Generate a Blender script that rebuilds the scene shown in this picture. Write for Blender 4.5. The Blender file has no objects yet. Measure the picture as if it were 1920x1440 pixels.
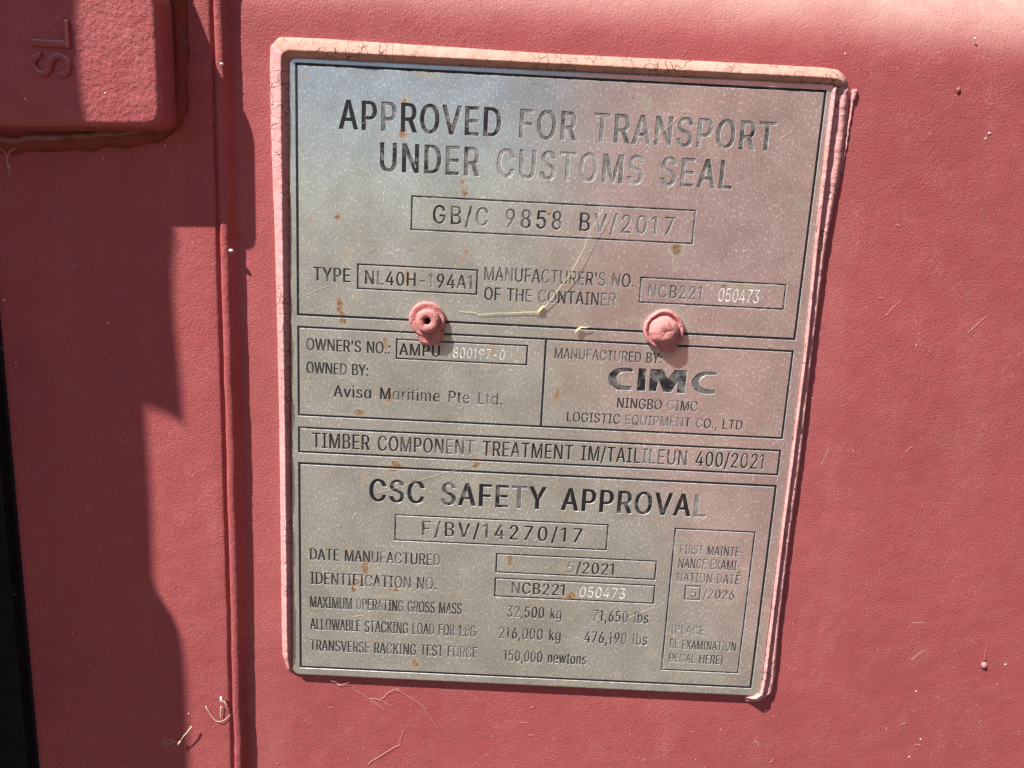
import bpy, bmesh, math, random
from mathutils import Vector, Matrix, noise
from mathutils.geometry import delaunay_2d_cdt

sc = bpy.context.scene
col = sc.collection
random.seed(7)
CAM_R1 = (0.998767, 0.049036, 0.007747)
CAM_R2 = (-0.046204, 0.977771, 0.204523)
CAM_T = (-0.081609, -0.120526, 0.289424)
SKY_STRENGTH = 0.051
SUN_STRENGTH = 5.0
EXPOSURE = 1.14
PEEL = .8
BLOCK_TR_V = -0.072
STEEL_LO = (.53, .522, .485); STEEL_HI = (.86, .85, .81); STEEL_METAL = .69
OPP_COL = (.30, .085, .10); OPP_X0 = .10

# ------------------------------------------------------------------ camera
# plane coordinates: u to the right, v down, n into the wall (metres); the face of the steel plate is n = 0
FPX = 1442.0
def _unit(a): return a.normalized()
R1 = _unit(Vector(CAM_R1)); R2 = Vector(CAM_R2)
R2 = _unit(R2 - R1 * R1.dot(R2)); R3 = R1.cross(R2)
T = Vector(CAM_T)
CC = Vector((-R1.dot(T), -R2.dot(T), -R3.dot(T)))          # camera centre in (u, v, n)
ROW = [Vector((R1[i], R2[i], R3[i])) for i in range(3)]
def W(u, v, n=0.0): return Vector((u, n, -v))
def P(px, py, n=0.0):
    """point of the plane n seen at a position measured on the photograph"""
    d = ROW[0] * ((px - 960) / FPX) + ROW[1] * ((py - 720) / FPX) + ROW[2]
    t = (n - CC[2]) / d[2]
    return (CC[0] + d[0] * t, CC[1] + d[1] * t)
def dirw(r): return Vector((r[0], r[2], -r[1]))
cam = bpy.data.cameras.new("camera")
cam_o = bpy.data.objects.new("camera", cam); col.objects.link(cam_o)
right, down, fwd = dirw(ROW[0]), dirw(ROW[1]), dirw(ROW[2])
M = Matrix((right, -down, -fwd)).transposed().to_4x4()
M.translation = W(*CC)
cam_o.matrix_world = M
cam.sensor_fit = 'HORIZONTAL'; cam.sensor_width = 36.0
cam.lens = 36.0 * FPX / 1920.0
cam.clip_start = 0.01; cam.clip_end = 500
sc.camera = cam_o

# ------------------------------------------------------------------ light
SD = Vector((1.50, 1.0, -2.35))                            # the way sunlight travels
SUN = SD.normalized()
world = bpy.data.worlds.new("World"); sc.world = world; world.use_nodes = True
wn = world.node_tree.nodes; wl = world.node_tree.links
sky = wn.new('ShaderNodeTexSky'); sky.sky_type = 'NISHITA'; sky.sun_disc = False
sky.sun_elevation = math.asin(-SUN.z)
sky.sun_rotation = math.atan2(-SUN.x, -SUN.y)
sky.air_density = 0.9; sky.dust_density = 0.3; sky.ozone_density = 3.0
bg = wn['Background']; bg.inputs['Strength'].default_value = SKY_STRENGTH
wl.new(sky.outputs[0], bg.inputs['Color'])
sun = bpy.data.lights.new("sun", 'SUN'); sun.energy = SUN_STRENGTH; sun.angle = math.radians(0.53)
sun.color = (1.0, 0.955, 0.89)
sun_o = bpy.data.objects.new("sun", sun); col.objects.link(sun_o)
sun_o.rotation_euler = SUN.to_track_quat('-Z', 'Y').to_euler()
sun_o.location = (-2, -1, 2.4)
sc.view_settings.view_transform = 'Standard'; sc.view_settings.look = 'None'
sc.view_settings.gamma = 1.0; sc.view_settings.use_curve_mapping = False
sc.view_settings.exposure = EXPOSURE

# ------------------------------------------------------------------ object helpers
def empty(name, loc, label, cat, group=None):
    o = bpy.data.objects.new(name, None); col.objects.link(o); o.location = loc
    o.empty_display_size = 0.01
    o['label'] = label; o['category'] = cat
    if group: o['group'] = group
    return o
def wloc(o):
    v = Vector((0, 0, 0))
    while o is not None: v = v + o.location; o = o.parent
    return v
def mesh_obj(name, verts, faces, mat, parent=None, smooth=False, attr=None):
    me = bpy.data.meshes.new(name)
    off = wloc(parent) if parent is not None else Vector((0, 0, 0))
    me.from_pydata([Vector(v) - off for v in verts], [], faces)
    for m in (mat if isinstance(mat, (list, tuple)) else [mat]): me.materials.append(m)
    if smooth: me.polygons.foreach_set('use_smooth', [True] * len(me.polygons))
    if attr:
        a = me.attributes.new(attr[0], 'FLOAT', 'FACE'); a.data.foreach_set('value', attr[1])
    me.update()
    o = bpy.data.objects.new(name, me); col.objects.link(o)
    if parent is not None: o.parent = parent
    return o
def tag(o, label=None, cat=None, group=None, kind=None):
    if label: o['label'] = label
    if cat: o['category'] = cat
    if group: o['group'] = group
    if kind: o['kind'] = kind
    return o
def fix_normals(o):
    bm = bmesh.new(); bm.from_mesh(o.data); bmesh.ops.recalc_face_normals(bm, faces=bm.faces); bm.to_mesh(o.data); bm.free()

# ------------------------------------------------------------------ materials
class NT:
    def __init__(s, name):
        s.m = bpy.data.materials.new(name); s.m.use_nodes = True
        s.n = s.m.node_tree.nodes; s.l = s.m.node_tree.links
        s.b = s.n['Principled BSDF']
        s.pos = s.n.new('ShaderNodeNewGeometry').outputs['Position']
    def put(s, sock, v):
        if hasattr(v, 'is_linked'): s.l.new(v, sock)
        else: sock.default_value = v
    def math(s, op, a, b=0.0, c=0.0, clamp=False):
        n = s.n.new('ShaderNodeMath'); n.operation = op; n.use_clamp = clamp
        for i, v in enumerate((a, b, c)): s.put(n.inputs[i], v)
        return n.outputs[0]
    def vm(s, op, a, b=(0, 0, 0)):
        n = s.n.new('ShaderNodeVectorMath'); n.operation = op
        s.put(n.inputs[0], a); s.put(n.inputs[1], b)
        return n.outputs['Value'] if op in ('LENGTH', 'DISTANCE', 'DOT_PRODUCT') else n.outputs[0]
    def noise(s, scale, detail=2.0, rough=0.5, vec=None, stretch=None, dist=0.0):
        v = s.pos if vec is None else vec
        if stretch: v = s.vm('MULTIPLY', v, stretch)
        n = s.n.new('ShaderNodeTexNoise'); s.l.new(v, n.inputs['Vector'])
        n.inputs['Scale'].default_value = scale; n.inputs['Detail'].default_value = detail
        n.inputs['Roughness'].default_value = rough; n.inputs['Distortion'].default_value = dist
        return n.outputs['Fac'], n.outputs['Color']
    def voro(s, scale, feature='F1', vec=None, stretch=None, rnd=1.0):
        v = s.pos if vec is None else vec
        if stretch: v = s.vm('MULTIPLY', v, stretch)
        n = s.n.new('ShaderNodeTexVoronoi'); n.feature = feature; s.l.new(v, n.inputs['Vector'])
        n.inputs['Scale'].default_value = scale; n.inputs['Randomness'].default_value = rnd
        return n.outputs['Distance']
    def ramp(s, f, lo, hi, a=0.0, b=1.0, smooth=True):
        n = s.n.new('ShaderNodeMapRange'); n.interpolation_type = 'SMOOTHSTEP' if smooth else 'LINEAR'
        s.put(n.inputs['Value'], f); n.inputs['From Min'].default_value = lo; n.inputs['From Max'].default_value = hi
        n.inputs['To Min'].default_value = a; n.inputs['To Max'].default_value = b
        return n.outputs['Result']
    def mix(s, f, a, b):
        n = s.n.new('ShaderNodeMix'); n.data_type = 'RGBA'
        s.put(n.inputs[0], f)
        for sock, v in ((n.inputs[6], a), (n.inputs[7], b)):
            if hasattr(v, 'is_linked'): s.l.new(v, sock)
            else: sock.default_value = (*v, 1.0)
        return n.outputs[2]
    def bump(s, h, strength, dist, prev=None):
        n = s.n.new('ShaderNodeBump'); n.inputs['Strength'].default_value = strength; n.inputs['Distance'].default_value = dist
        s.l.new(h, n.inputs['Height'])
        if prev is not None: s.l.new(prev, n.inputs['Normal'])
        return n.outputs[0]
    def set(s, **k):
        names = dict(color='Base Color', rough='Roughness', metal='Metallic', spec='Specular IOR Level', normal='Normal')
        for a, v in k.items():
            sock = s.b.inputs[names[a]]
            if a == 'color' and not hasattr(v, 'is_linked'): v = (*v, 1.0)
            s.put(sock, v)
        return s.m

# ------------------------------------------------------------------ letter outlines (advance, contours in 1/1000 em)
G={"'":(206,'70,509 78,318 128,318 136,509'),
'(':(273,'191,428 236,539 177,539 132,441 101,324 89,207 92,156 99,106 111,55 128,4 150,-46 177,-96 236,-96 188,16 160,115 151,207 161,313'),
')':(273,'37,539 82,428 112,313 122,207 113,116 86,18 37,-96 97,-96 123,-47 144,3 161,53 174,104 182,156 184,207 173,323 142,441 97,539'),
',':(188,'68,71 38,-119 84,-119 137,71'),
'-':(453,'114,244 114,188 337,188 337,244'),
'.':(188,'50,41 53,24 63,9 78,-1 95,-4 113,-1 128,9 138,24 141,41 138,59 128,73 113,83 95,87 78,83 63,73 53,59'),
'/':(249,'235,533 178,533 14,-76 71,-76'),
'0':(453,'57,155 69,113 95,62 130,24 174,1 227,-7 279,1 323,24 359,62 384,113 396,155 403,202 405,254 403,306 396,353 384,395 358,447 323,484 279,508 227,516 174,508 130,484 95,447 69,395 57,353 50,306 48,254 50,202;123,144 113,194 109,254 113,314 123,365 140,405 163,435 192,453 227,460 261,453 290,435 313,405 330,365 340,314 344,254 340,194 330,144 313,103 290,74 261,56 227,50 192,56 163,74 140,103'),
'1':(330,'10,427 10,358 133,448 136,448 136,0 200,0 200,509 122,509'),
'2':(453,'130,390 139,413 153,433 172,447 196,457 224,460 273,449 293,436 308,419 317,397 320,371 311,327 282,282 234,229 64,47 64,0 389,0 389,57 153,57 153,60 267,180 336,259 371,318 381,372 376,411 361,445 337,474 306,497 268,511 225,516 182,511 143,496 111,473 86,442 71,405 66,362 127,362'),
'3':(453,'98,30 133,10 173,-3 218,-7 266,-2 309,12 344,36 370,66 387,103 393,145 387,186 371,222 344,253 308,276 264,288 221,289 372,461 372,509 70,509 70,452 288,452 288,448 157,299 157,248 201,248 242,244 275,234 299,217 316,196 326,172 329,145 325,116 315,93 297,74 275,61 219,50 165,59 144,71 126,87 115,107 109,132 44,132 52,91 70,57'),
'4':(453,'40,158 40,105 282,105 282,0 343,0 343,105 413,105 413,163 343,163 343,318 282,318 282,163 109,163 109,166 311,509 247,509'),
'5':(453,'134,301 151,452 366,452 366,509 96,509 67,253 128,246 167,268 218,277 248,273 275,262 297,244 314,221 324,193 328,162 324,131 314,104 298,82 276,64 250,53 221,50 173,60 138,89 127,108 122,130 60,130 66,93 83,60 108,32 140,11 178,-2 221,-7 268,-1 309,15 343,41 369,76 385,117 391,163 388,199 379,231 364,260 345,285 321,306 294,321 263,330 229,334 178,325'),
'6':(453,'84,74 109,40 142,15 182,-1 226,-7 271,-2 310,14 343,39 368,73 384,112 389,157 384,201 370,240 346,271 316,295 278,309 235,314 196,307 173,293 322,509 252,509 137,340 80,239 68,199 64,162 69,115;138,102 128,128 125,158 128,188 138,214 153,235 174,252 198,262 226,265 254,262 279,251 299,235 314,213 324,187 327,157 324,128 314,101 299,79 279,63 254,52 226,48 198,52 174,63 153,79'),
'7':(453,'97,0 165,0 391,449 391,509 62,509 62,452 323,452 323,448'),
'8':(453,'74,62 101,33 136,11 178,-2 226,-7 275,-2 317,11 352,33 378,62 395,96 401,135 397,166 387,195 372,220 351,241 327,256 300,267 333,282 359,308 376,342 382,380 377,417 361,450 337,477 306,498 269,511 226,516 184,511 146,498 114,477 90,450 75,417 70,380 76,342 93,308 119,282 153,267 125,256 101,241 81,220 65,195 55,166 52,135 57,96;129,91 119,113 115,139 119,165 130,189 147,208 169,223 196,232 226,235 256,232 283,223 305,208 322,189 333,165 337,139 333,113 323,91 307,74 285,60 258,52 226,49 195,52 167,60 145,74;178,300 159,313 145,330 136,351 133,376 136,399 145,420 159,437 177,449 226,460 275,449 294,437 308,420 316,399 319,376 316,351 307,330 293,313 274,300 226,290'),
'9':(453,'83,269 106,237 137,214 175,199 218,195 257,202 279,216 130,0 200,0 315,168 373,270 385,309 389,347 384,393 368,434 343,468 310,494 271,510 226,516 182,510 143,494 110,469 85,436 69,397 64,352 68,307;138,295 129,322 125,352 129,381 138,407 154,429 174,446 199,457 226,460 254,457 279,446 299,429 314,407 324,381 327,350 324,321 314,295 299,273 279,257 254,247 226,243 199,247 174,257 154,274'),
':':(188,'50,41 53,24 63,9 78,-1 95,-4 113,-1 128,9 138,24 141,41 138,59 128,73 113,83 95,87 78,83 63,73 53,59;50,316 53,299 63,284 78,274 95,271 113,274 128,284 138,299 141,316 138,334 128,349 113,359 95,362 78,359 63,349 53,334'),
'A':(480,'16,0 85,0 135,142 344,142 395,0 463,0 276,509 201,509;191,302 213,371 239,456 264,372 287,302 324,199 155,199'),
'B':(456,'125,57 125,231 248,231 279,228 306,218 327,203 342,184 352,161 355,137 349,105 330,80 296,63 245,57;60,509 60,0 247,0 301,4 344,18 377,39 400,67 413,100 418,136 414,173 402,203 385,227 363,245 339,257 315,262 315,267 356,286 387,320 395,344 398,374 394,410 381,442 359,469 329,491 289,504 241,509;125,285 125,452 240,452 283,446 313,429 330,403 336,372 333,348 323,326 308,309 288,296 238,285'),
'C':(510,'44,203 53,157 70,115 92,79 119,49 150,25 186,7 225,-3 267,-7 305,-4 341,5 373,19 402,38 428,62 448,91 463,124 473,160 408,160 389,114 357,81 315,60 267,53 223,59 184,76 151,105 125,145 109,194 103,254 109,314 125,364 150,403 184,432 223,450 267,456 315,449 357,428 389,395 408,348 473,348 463,385 448,418 427,447 402,471 373,490 340,504 267,516 225,512 186,501 150,484 119,459 92,429 70,393 53,352 44,305 40,254'),
'D':(502,'60,509 60,0 219,0 268,3 312,14 351,31 384,54 411,83 433,119 449,159 458,205 462,255 458,306 449,351 433,391 399,441 353,478 315,495 273,505 225,509;318,81 272,63 215,57 125,57 125,452 221,452 275,446 320,428 354,399 379,361 394,312 399,255 394,198 379,149 354,110'),
'E':(419,'125,57 125,229 355,229 355,286 125,286 125,452 372,452 372,509 60,509 60,0 375,0 375,57'),
'F':(410,'125,0 125,221 346,221 346,278 125,278 125,452 369,452 369,509 60,509 60,0'),
'G':(520,'69,116 91,79 118,49 149,25 185,7 225,-3 269,-7 326,0 377,19 419,50 451,91 471,141 478,200 478,256 283,256 283,199 415,199 410,160 396,123 374,93 345,71 309,57 269,53 224,59 184,76 151,105 125,145 109,194 103,254 109,314 125,364 150,404 183,432 222,450 265,456 315,448 356,427 387,393 408,349 474,349 465,384 449,416 429,445 403,469 374,489 340,504 304,513 265,516 223,512 184,501 149,484 117,459 91,429 69,393 53,352 43,305 40,254 43,203 53,157'),
'H':(517,'60,0 125,0 125,232 392,232 392,0 457,0 457,509 392,509 392,289 125,289 125,509 60,509'),
'I':(300,'31,57 31,0 269,0 269,57 183,57 183,452 269,452 269,509 31,509 31,452 118,452 118,57'),
'K':(467,'60,509 60,0 125,0 125,167 198,245 372,0 449,0 243,289 448,509 364,509 174,303 124,242 125,334 125,509'),
'L':(393,'60,509 60,0 361,0 361,57 125,57 125,509'),
'M':(628,'122,0 122,328 120,435 159,321 170,291 286,0 342,0 456,291 498,409 507,436 504,327 504,0 568,0 568,509 476,509 352,187 315,73 287,159 277,187 152,509 60,509 60,0'),
'N':(523,'120,431 177,331 202,290 387,0 463,0 463,509 399,509 399,157 403,76 388,107 363,151 343,183 136,509 60,509 60,0 125,0 125,291'),
'O':(533,'70,115 92,79 119,49 150,25 186,7 225,-3 267,-7 309,-3 348,7 384,25 415,49 442,79 464,115 480,157 490,203 493,254 490,305 480,352 464,393 442,429 415,459 384,484 348,501 309,512 267,516 225,512 186,501 150,484 119,459 92,429 70,393 53,352 44,305 40,254 44,203 53,157;125,144 109,194 103,254 109,314 125,364 151,404 184,433 223,450 267,456 310,450 349,433 383,404 408,365 425,314 430,254 425,194 408,144 383,105 349,76 310,59 267,53 223,59 184,76 151,105'),
'P':(445,'60,509 60,0 125,0 125,186 235,186 289,191 332,207 366,233 390,265 404,304 409,348 404,391 390,430 366,462 332,487 289,503 235,509;125,242 125,452 232,452 268,449 297,439 318,423 333,402 342,376 344,348 342,319 333,294 318,272 297,256 269,246 233,242'),
'Q':(533,'70,115 92,79 119,49 150,25 186,7 225,-3 267,-7 309,-3 348,7 357,12 401,-48 468,-48 403,40 415,49 442,79 464,115 480,157 490,203 493,254 490,305 480,352 464,393 442,429 415,459 384,484 348,501 309,512 267,516 225,512 186,501 150,484 119,459 92,429 70,393 53,352 44,305 40,254 44,203 53,157;125,144 109,194 103,254 109,314 125,364 151,404 184,433 223,450 267,456 310,450 349,433 383,404 408,365 425,314 430,254 425,194 408,144 383,105 365,90 313,159 245,159 318,63 310,59 267,53 223,59 184,76 151,105'),
'R':(449,'60,509 60,0 125,0 125,198 236,198 246,199 353,0 428,0 313,211 333,217 367,240 390,271 405,309 409,352 405,395 390,433 367,465 333,489 290,504 236,509;125,255 125,452 233,452 269,449 298,440 319,425 334,405 342,380 345,352 342,324 334,300 319,281 298,267 269,258 234,255'),
'S':(447,'64,60 91,31 128,9 172,-4 224,-9 278,-4 323,11 360,34 386,64 403,99 408,139 405,171 395,198 359,238 312,264 264,279 212,293 169,308 131,334 119,352 115,376 118,398 129,418 145,435 167,448 194,456 225,459 267,453 302,437 326,412 337,378 401,378 394,415 377,449 351,476 316,498 275,511 227,516 180,511 138,498 102,476 75,448 58,413 52,372 60,326 86,289 128,260 184,239 245,222 296,205 332,179 342,161 346,139 341,114 329,92 311,74 286,60 257,52 224,49 166,59 142,71 123,88 110,110 104,137 38,137 46,96'),
'T':(449,'32,509 32,452 193,452 193,0 257,0 257,452 417,452 417,509'),
'U':(517,'60,509 60,173 66,124 85,80 114,43 154,15 203,-2 259,-8 315,-2 363,15 403,43 433,80 451,124 457,173 457,509 393,509 393,178 389,144 377,113 357,87 331,68 298,56 259,52 220,56 187,68 160,87 141,113 128,144 124,178 124,509'),
'V':(480,'84,509 16,509 204,0 278,0 463,509 395,509 290,206 267,138 241,52 215,137 192,206'),
'W':(686,'16,509 155,0 230,0 318,323 335,395 343,437 351,391 368,323 455,0 530,0 670,509 603,509 510,145 492,62 486,94 462,196 380,509 306,509 224,196 211,145 193,61 187,94 163,196 82,509'),
'X':(474,'18,0 91,0 182,129 225,196 237,218 268,165 292,129 382,0 456,0 276,263 446,509 374,509 298,400 252,329 238,302 204,361 104,509 29,509 200,260'),
'Y':(472,'91,509 16,509 203,208 203,0 268,0 268,208 455,509 381,509 280,344 251,293 237,260 222,292 192,344'),
'a':(424,'39,133 55,84 79,45 111,16 151,-2 195,-8 227,-5 252,4 287,31 307,59 313,59 313,0 372,0 372,376 311,376 311,319 306,319 287,346 253,373 228,381 196,384 151,378 112,361 79,332 55,293 39,245 34,189;109,117 99,151 96,189 99,227 108,261 124,290 145,311 172,325 205,330 237,325 263,312 284,291 300,263 309,229 312,189 309,150 299,115 284,86 263,65 236,51 205,47 172,51 145,66 124,88'),
'b':(424,'53,0 112,0 112,59 118,59 138,31 172,4 198,-5 229,-8 274,-2 313,16 346,45 370,84 385,133 390,189 385,245 370,293 345,332 313,361 274,378 229,384 197,381 171,373 137,346 118,319 114,319 114,509 53,509;125,115 116,150 113,189 116,229 125,263 140,291 161,312 188,325 220,330 253,325 280,311 301,290 316,261 325,227 328,189 325,151 316,117 301,88 279,66 253,51 220,47 188,51 162,65 140,86'),
'd':(424,'39,133 55,84 79,45 111,16 151,-2 195,-8 227,-5 252,4 287,31 307,59 313,59 313,0 372,0 372,509 311,509 311,319 306,319 287,346 253,373 228,381 196,384 151,378 112,361 79,332 55,293 39,245 34,189;109,117 99,151 96,189 99,227 108,261 124,290 145,311 172,325 205,330 237,325 263,312 284,291 300,263 309,229 312,189 309,150 299,115 284,86 263,65 236,51 205,47 172,51 145,66 124,88'),
'e':(404,'34,187 40,132 56,85 82,46 117,16 161,-2 212,-8 249,-5 283,4 311,19 335,39 353,63 365,91 306,105 285,73 254,53 212,46 179,50 151,61 128,80 110,106 100,139 97,169 371,169 371,194 368,242 357,282 341,315 319,341 294,361 266,374 205,384 157,378 115,359 81,329 55,290 39,242;146,313 173,326 205,330 237,326 263,314 283,294 298,269 307,237 308,221 97,221 99,241 109,270 125,294'),
'g':(425,'101,-41 51,-69 82,-110 134,-140 168,-148 207,-151 251,-147 291,-136 324,-117 350,-90 367,-54 372,-9 372,379 313,379 313,319 308,319 288,346 253,373 228,382 196,384 152,378 112,361 80,332 55,293 39,246 34,191 39,136 55,90 80,53 113,27 152,10 195,5 227,8 252,16 287,41 306,68 311,68 311,-6 304,-47 282,-75 249,-92 207,-97 154,-88 122,-66;109,123 99,155 96,193 99,229 109,262 124,290 145,312 172,325 205,330 237,325 264,312 285,291 300,264 309,231 312,193 309,154 300,121 285,95 264,75 237,63 205,59 172,63 145,76 124,96'),
'i':(167,'67,446 84,443 100,446 114,455 123,468 126,483 123,499 114,512 100,521 84,524 67,521 54,512 44,499 41,483 44,468 54,455;53,379 53,0 114,0 114,379'),
'k':(381,'114,212 114,509 53,509 53,0 114,0 114,141 154,178 294,0 372,0 201,216 360,379 284,379 121,212'),
'l':(189,'53,509 53,84 58,47 74,20 101,3 139,-2 162,-1 181,3 170,54 146,52 130,54 120,62 114,99 114,509'),
'm':(610,'132,346 118,323 112,306 112,379 53,379 53,0 114,0 114,238 117,266 126,289 140,307 158,320 199,330 229,326 253,311 269,288 274,260 274,0 335,0 335,247 345,290 374,320 395,328 419,330 447,326 473,313 490,289 496,254 496,0 557,0 557,255 553,296 541,328 522,354 497,372 468,383 437,386 381,375 337,343 322,321 317,308 309,331 287,361 257,380 219,386 172,376'),
'n':(410,'114,0 114,227 117,257 126,283 141,303 161,317 184,326 210,329 246,323 273,304 290,275 296,235 296,0 357,0 357,240 353,285 341,321 321,349 295,369 264,380 227,384 187,379 152,362 124,332 112,307 112,379 53,379 53,0'),
'o':(415,'40,133 56,85 82,46 117,16 159,-2 207,-8 256,-2 299,16 333,46 359,85 376,133 381,187 376,243 359,291 333,330 299,360 256,378 207,384 159,378 117,360 82,330 56,291 40,243 34,187;108,117 99,151 96,187 99,224 108,258 124,287 145,310 173,325 207,330 242,325 270,310 292,287 307,258 316,224 319,187 316,151 307,117 292,89 270,66 242,51 207,46 173,51 145,66 124,89'),
'r':(259,'112,321 112,379 53,379 53,0 114,0 114,237 117,262 126,284 140,301 159,315 182,323 207,326 243,322 243,384 213,385 181,380 152,367 130,347 115,321'),
's':(365,'62,38 84,18 112,3 145,-5 182,-8 223,-5 260,6 290,24 312,47 326,75 331,107 325,142 306,171 275,194 229,209 172,223 124,243 112,258 109,277 114,299 131,317 156,329 187,333 219,328 243,316 258,298 268,277 324,290 299,339 279,358 254,372 223,381 187,384 149,381 115,370 87,354 65,332 51,305 47,274 53,237 72,208 104,186 149,170 212,155 237,147 254,136 265,121 268,103 262,81 244,62 217,50 181,45 150,49 124,60 105,79 94,107 36,94 45,63'),
't':(227,'65,93 72,52 92,21 125,2 168,-4 192,-3 213,2 202,54 170,50 150,53 136,61 128,76 126,98 126,327 204,327 204,379 126,379 126,471 65,471 65,379 6,379 6,327 65,327'),
'v':(389,'187,87 165,155 84,379 17,379 163,0 226,0 371,379 305,379 224,155 195,59'),
'w':(567,'87,379 23,379 138,0 199,0 263,225 284,309 305,225 319,172 368,0 429,0 545,379 480,379 434,214 413,135 397,66 382,136 362,214 316,379 252,379 206,214 186,135 170,64 154,137 133,214'),
}
# ---- paint on the container: weathered maroon, orange-peel skin, settled dust
def paint(name, base, patch=None, **kw):
    return _paint(name, base, patch, **kw)
def _paint(name, base, patch, peel=1250.0, peel_amt=1.0, chalk=0.42, dirt=None):
    t = NT(name)
    big, _ = t.noise(9.0, 4, .6)
    mid, _ = t.noise(70.0, 4, .65)
    c = t.mix(t.ramp(big, .3, .7), tuple(x * .93 for x in base), tuple(min(1, x * 1.07) for x in base))
    pale = tuple(.5 * a + .5 * b for a, b in zip(base, (.60, .33, .30)))
    fine, _ = t.noise(900.0, 3, .7)
    cm = t.math('MULTIPLY', t.ramp(mid, .38, .75), t.ramp(fine, .40, .70))
    st, _ = t.noise(26.0, 4, .6, stretch=(1, 1, .12))
    cm = t.math('ADD', cm, t.ramp(st, .52, .72, 0, .30), clamp=True)
    c = t.mix(t.math('MULTIPLY', cm, chalk), c, pale)
    # dust that has settled on whatever faces up
    sep = t.n.new('ShaderNodeSeparateXYZ'); g = t.n.new('ShaderNodeNewGeometry'); t.l.new(g.outputs['Normal'], sep.inputs[0])
    up = t.ramp(sep.outputs['Z'], .04, .46)
    dn, _ = t.noise(38.0, 5, .65)
    c = t.mix(t.math('MULTIPLY', t.math('MULTIPLY', up, t.ramp(dn, .25, .7, .55, 1.0)), .92), c, (.58, .40, .34))
    # specks and hair-fine scratches
    sp = t.voro(330.0)
    pick, _ = t.noise(60.0, 2)
    c = t.mix(t.math('MULTIPLY', t.ramp(sp, .08, .14, 1, 0), t.math('MULTIPLY', t.ramp(pick, .58, .66), .35)), c, (.62, .42, .38))
    ds = t.voro(210.0, vec=t.vm('ADD', t.pos, (.31, .2, .17)))
    c = t.mix(t.math('MULTIPLY', t.ramp(ds, .05, .10, 1, 0), .35), c, (.08, .02, .02))
    if patch:
        q1, _ = t.noise(1.9, 3, .5)
        c = t.mix(t.ramp(q1, .56, .60), c, patch)
    if dirt:
        d1, _ = t.noise(160.0, 5, .7)
        d2, _ = t.noise(45.0, 3, .6)
        c = t.mix(t.math('MULTIPLY', t.ramp(d1, .35, .62), t.ramp(d2, .3, .6, .35, 1.0)), c, dirt)
    p1, _ = t.noise(peel, 3.0, .55)
    p2, _ = t.noise(peel * 2.4, 2.0, .5)
    p3, _ = t.noise(120.0, 3, .5)
    h = t.math('ADD', t.math('MULTIPLY', p1, 1.0), t.math('MULTIPLY', p2, .30))
    h = t.math('ADD', h, t.math('MULTIPLY', p3, 1.2))
    r, _ = t.noise(300.0, 3)
    return t.set(color=c, rough=t.ramp(r, .3, .7, .42, .58), spec=.14, normal=t.bump(h, 1.0, .00034 * peel_amt))
MAROON = (.320, .0755, .0775)
m_paint = paint('weathered_maroon_paint', MAROON, peel_amt=PEEL)
m_cast = paint('cast_maroon_paint', (.36, .088, .092), peel=620.0, peel_amt=1.55 * PEEL, chalk=.5)
m_weld = paint('dirty_weld_paint', (.25, .048, .042), peel=700.0, peel_amt=1.2, chalk=.1, dirt=(.15, .052, .026))

# ---- cracked, chalked sealant under paint
def sealant(name, base, along):
    t = NT(name)
    a, _ = t.noise(55.0, 4, .6); b, _ = t.noise(1500.0, 3, .6)
    c = t.mix(t.ramp(a, .3, .7), base, tuple(min(1, x * k) for x, k in zip(base, (1.08, 1.2, 1.22))))
    c = t.mix(t.ramp(b, .55, .75, 0, .3), c, (.74, .55, .50))
    _, wc = t.noise(160.0, 3, .6)
    v = t.vm('ADD', t.pos, t.vm('MULTIPLY', t.vm('SUBTRACT', wc, (.5, .5, .5)), (.0045, .0045, .0045)))
    e = t.voro(200.0, 'DISTANCE_TO_EDGE', v, along)
    gate, _ = t.noise(90.0, 2)
    crack = t.math('MULTIPLY', t.ramp(e, .007, .026, 1, 0), t.ramp(gate, .46, .64))
    e2 = t.voro(420.0, 'DISTANCE_TO_EDGE', v)
    gate2, _ = t.noise(140.0, 2, vec=t.vm('ADD', t.pos, (.4, .1, .3)))
    crack2 = t.math('MULTIPLY', t.ramp(e2, .012, .045, 1, 0), t.ramp(gate2, .60, .70))
    c = t.mix(t.math('MULTIPLY', crack, .75), c, (.13, .045, .04))
    c = t.mix(t.math('MULTIPLY', crack2, .5), c, (.16, .05, .045))
    n1, _ = t.noise(1100.0, 3, .6); n2, _ = t.noise(330.0, 3, .6)
    h = t.math('ADD', t.math('MULTIPLY', n1, .35), t.math('MULTIPLY', n2, .8))
    h = t.math('SUBTRACT', h, t.math('MULTIPLY', crack, 1.4))
    h = t.math('SUBTRACT', h, t.math('MULTIPLY', crack2, .5))
    return t.set(color=c, rough=.85, spec=.2, normal=t.bump(h, 1.0, .00055))
PINK = (.50, .235, .226)
m_seal_v = sealant('cracked_pink_sealant', PINK, (.22, 1, 1.2))
m_seal_h = sealant('cracked_peach_sealant', (.47, .24, .19), (1.2, 1, .25))
m_rivet = sealant('pink_painted_rivet', (.47, .185, .175), (1, 1, 1))

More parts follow.
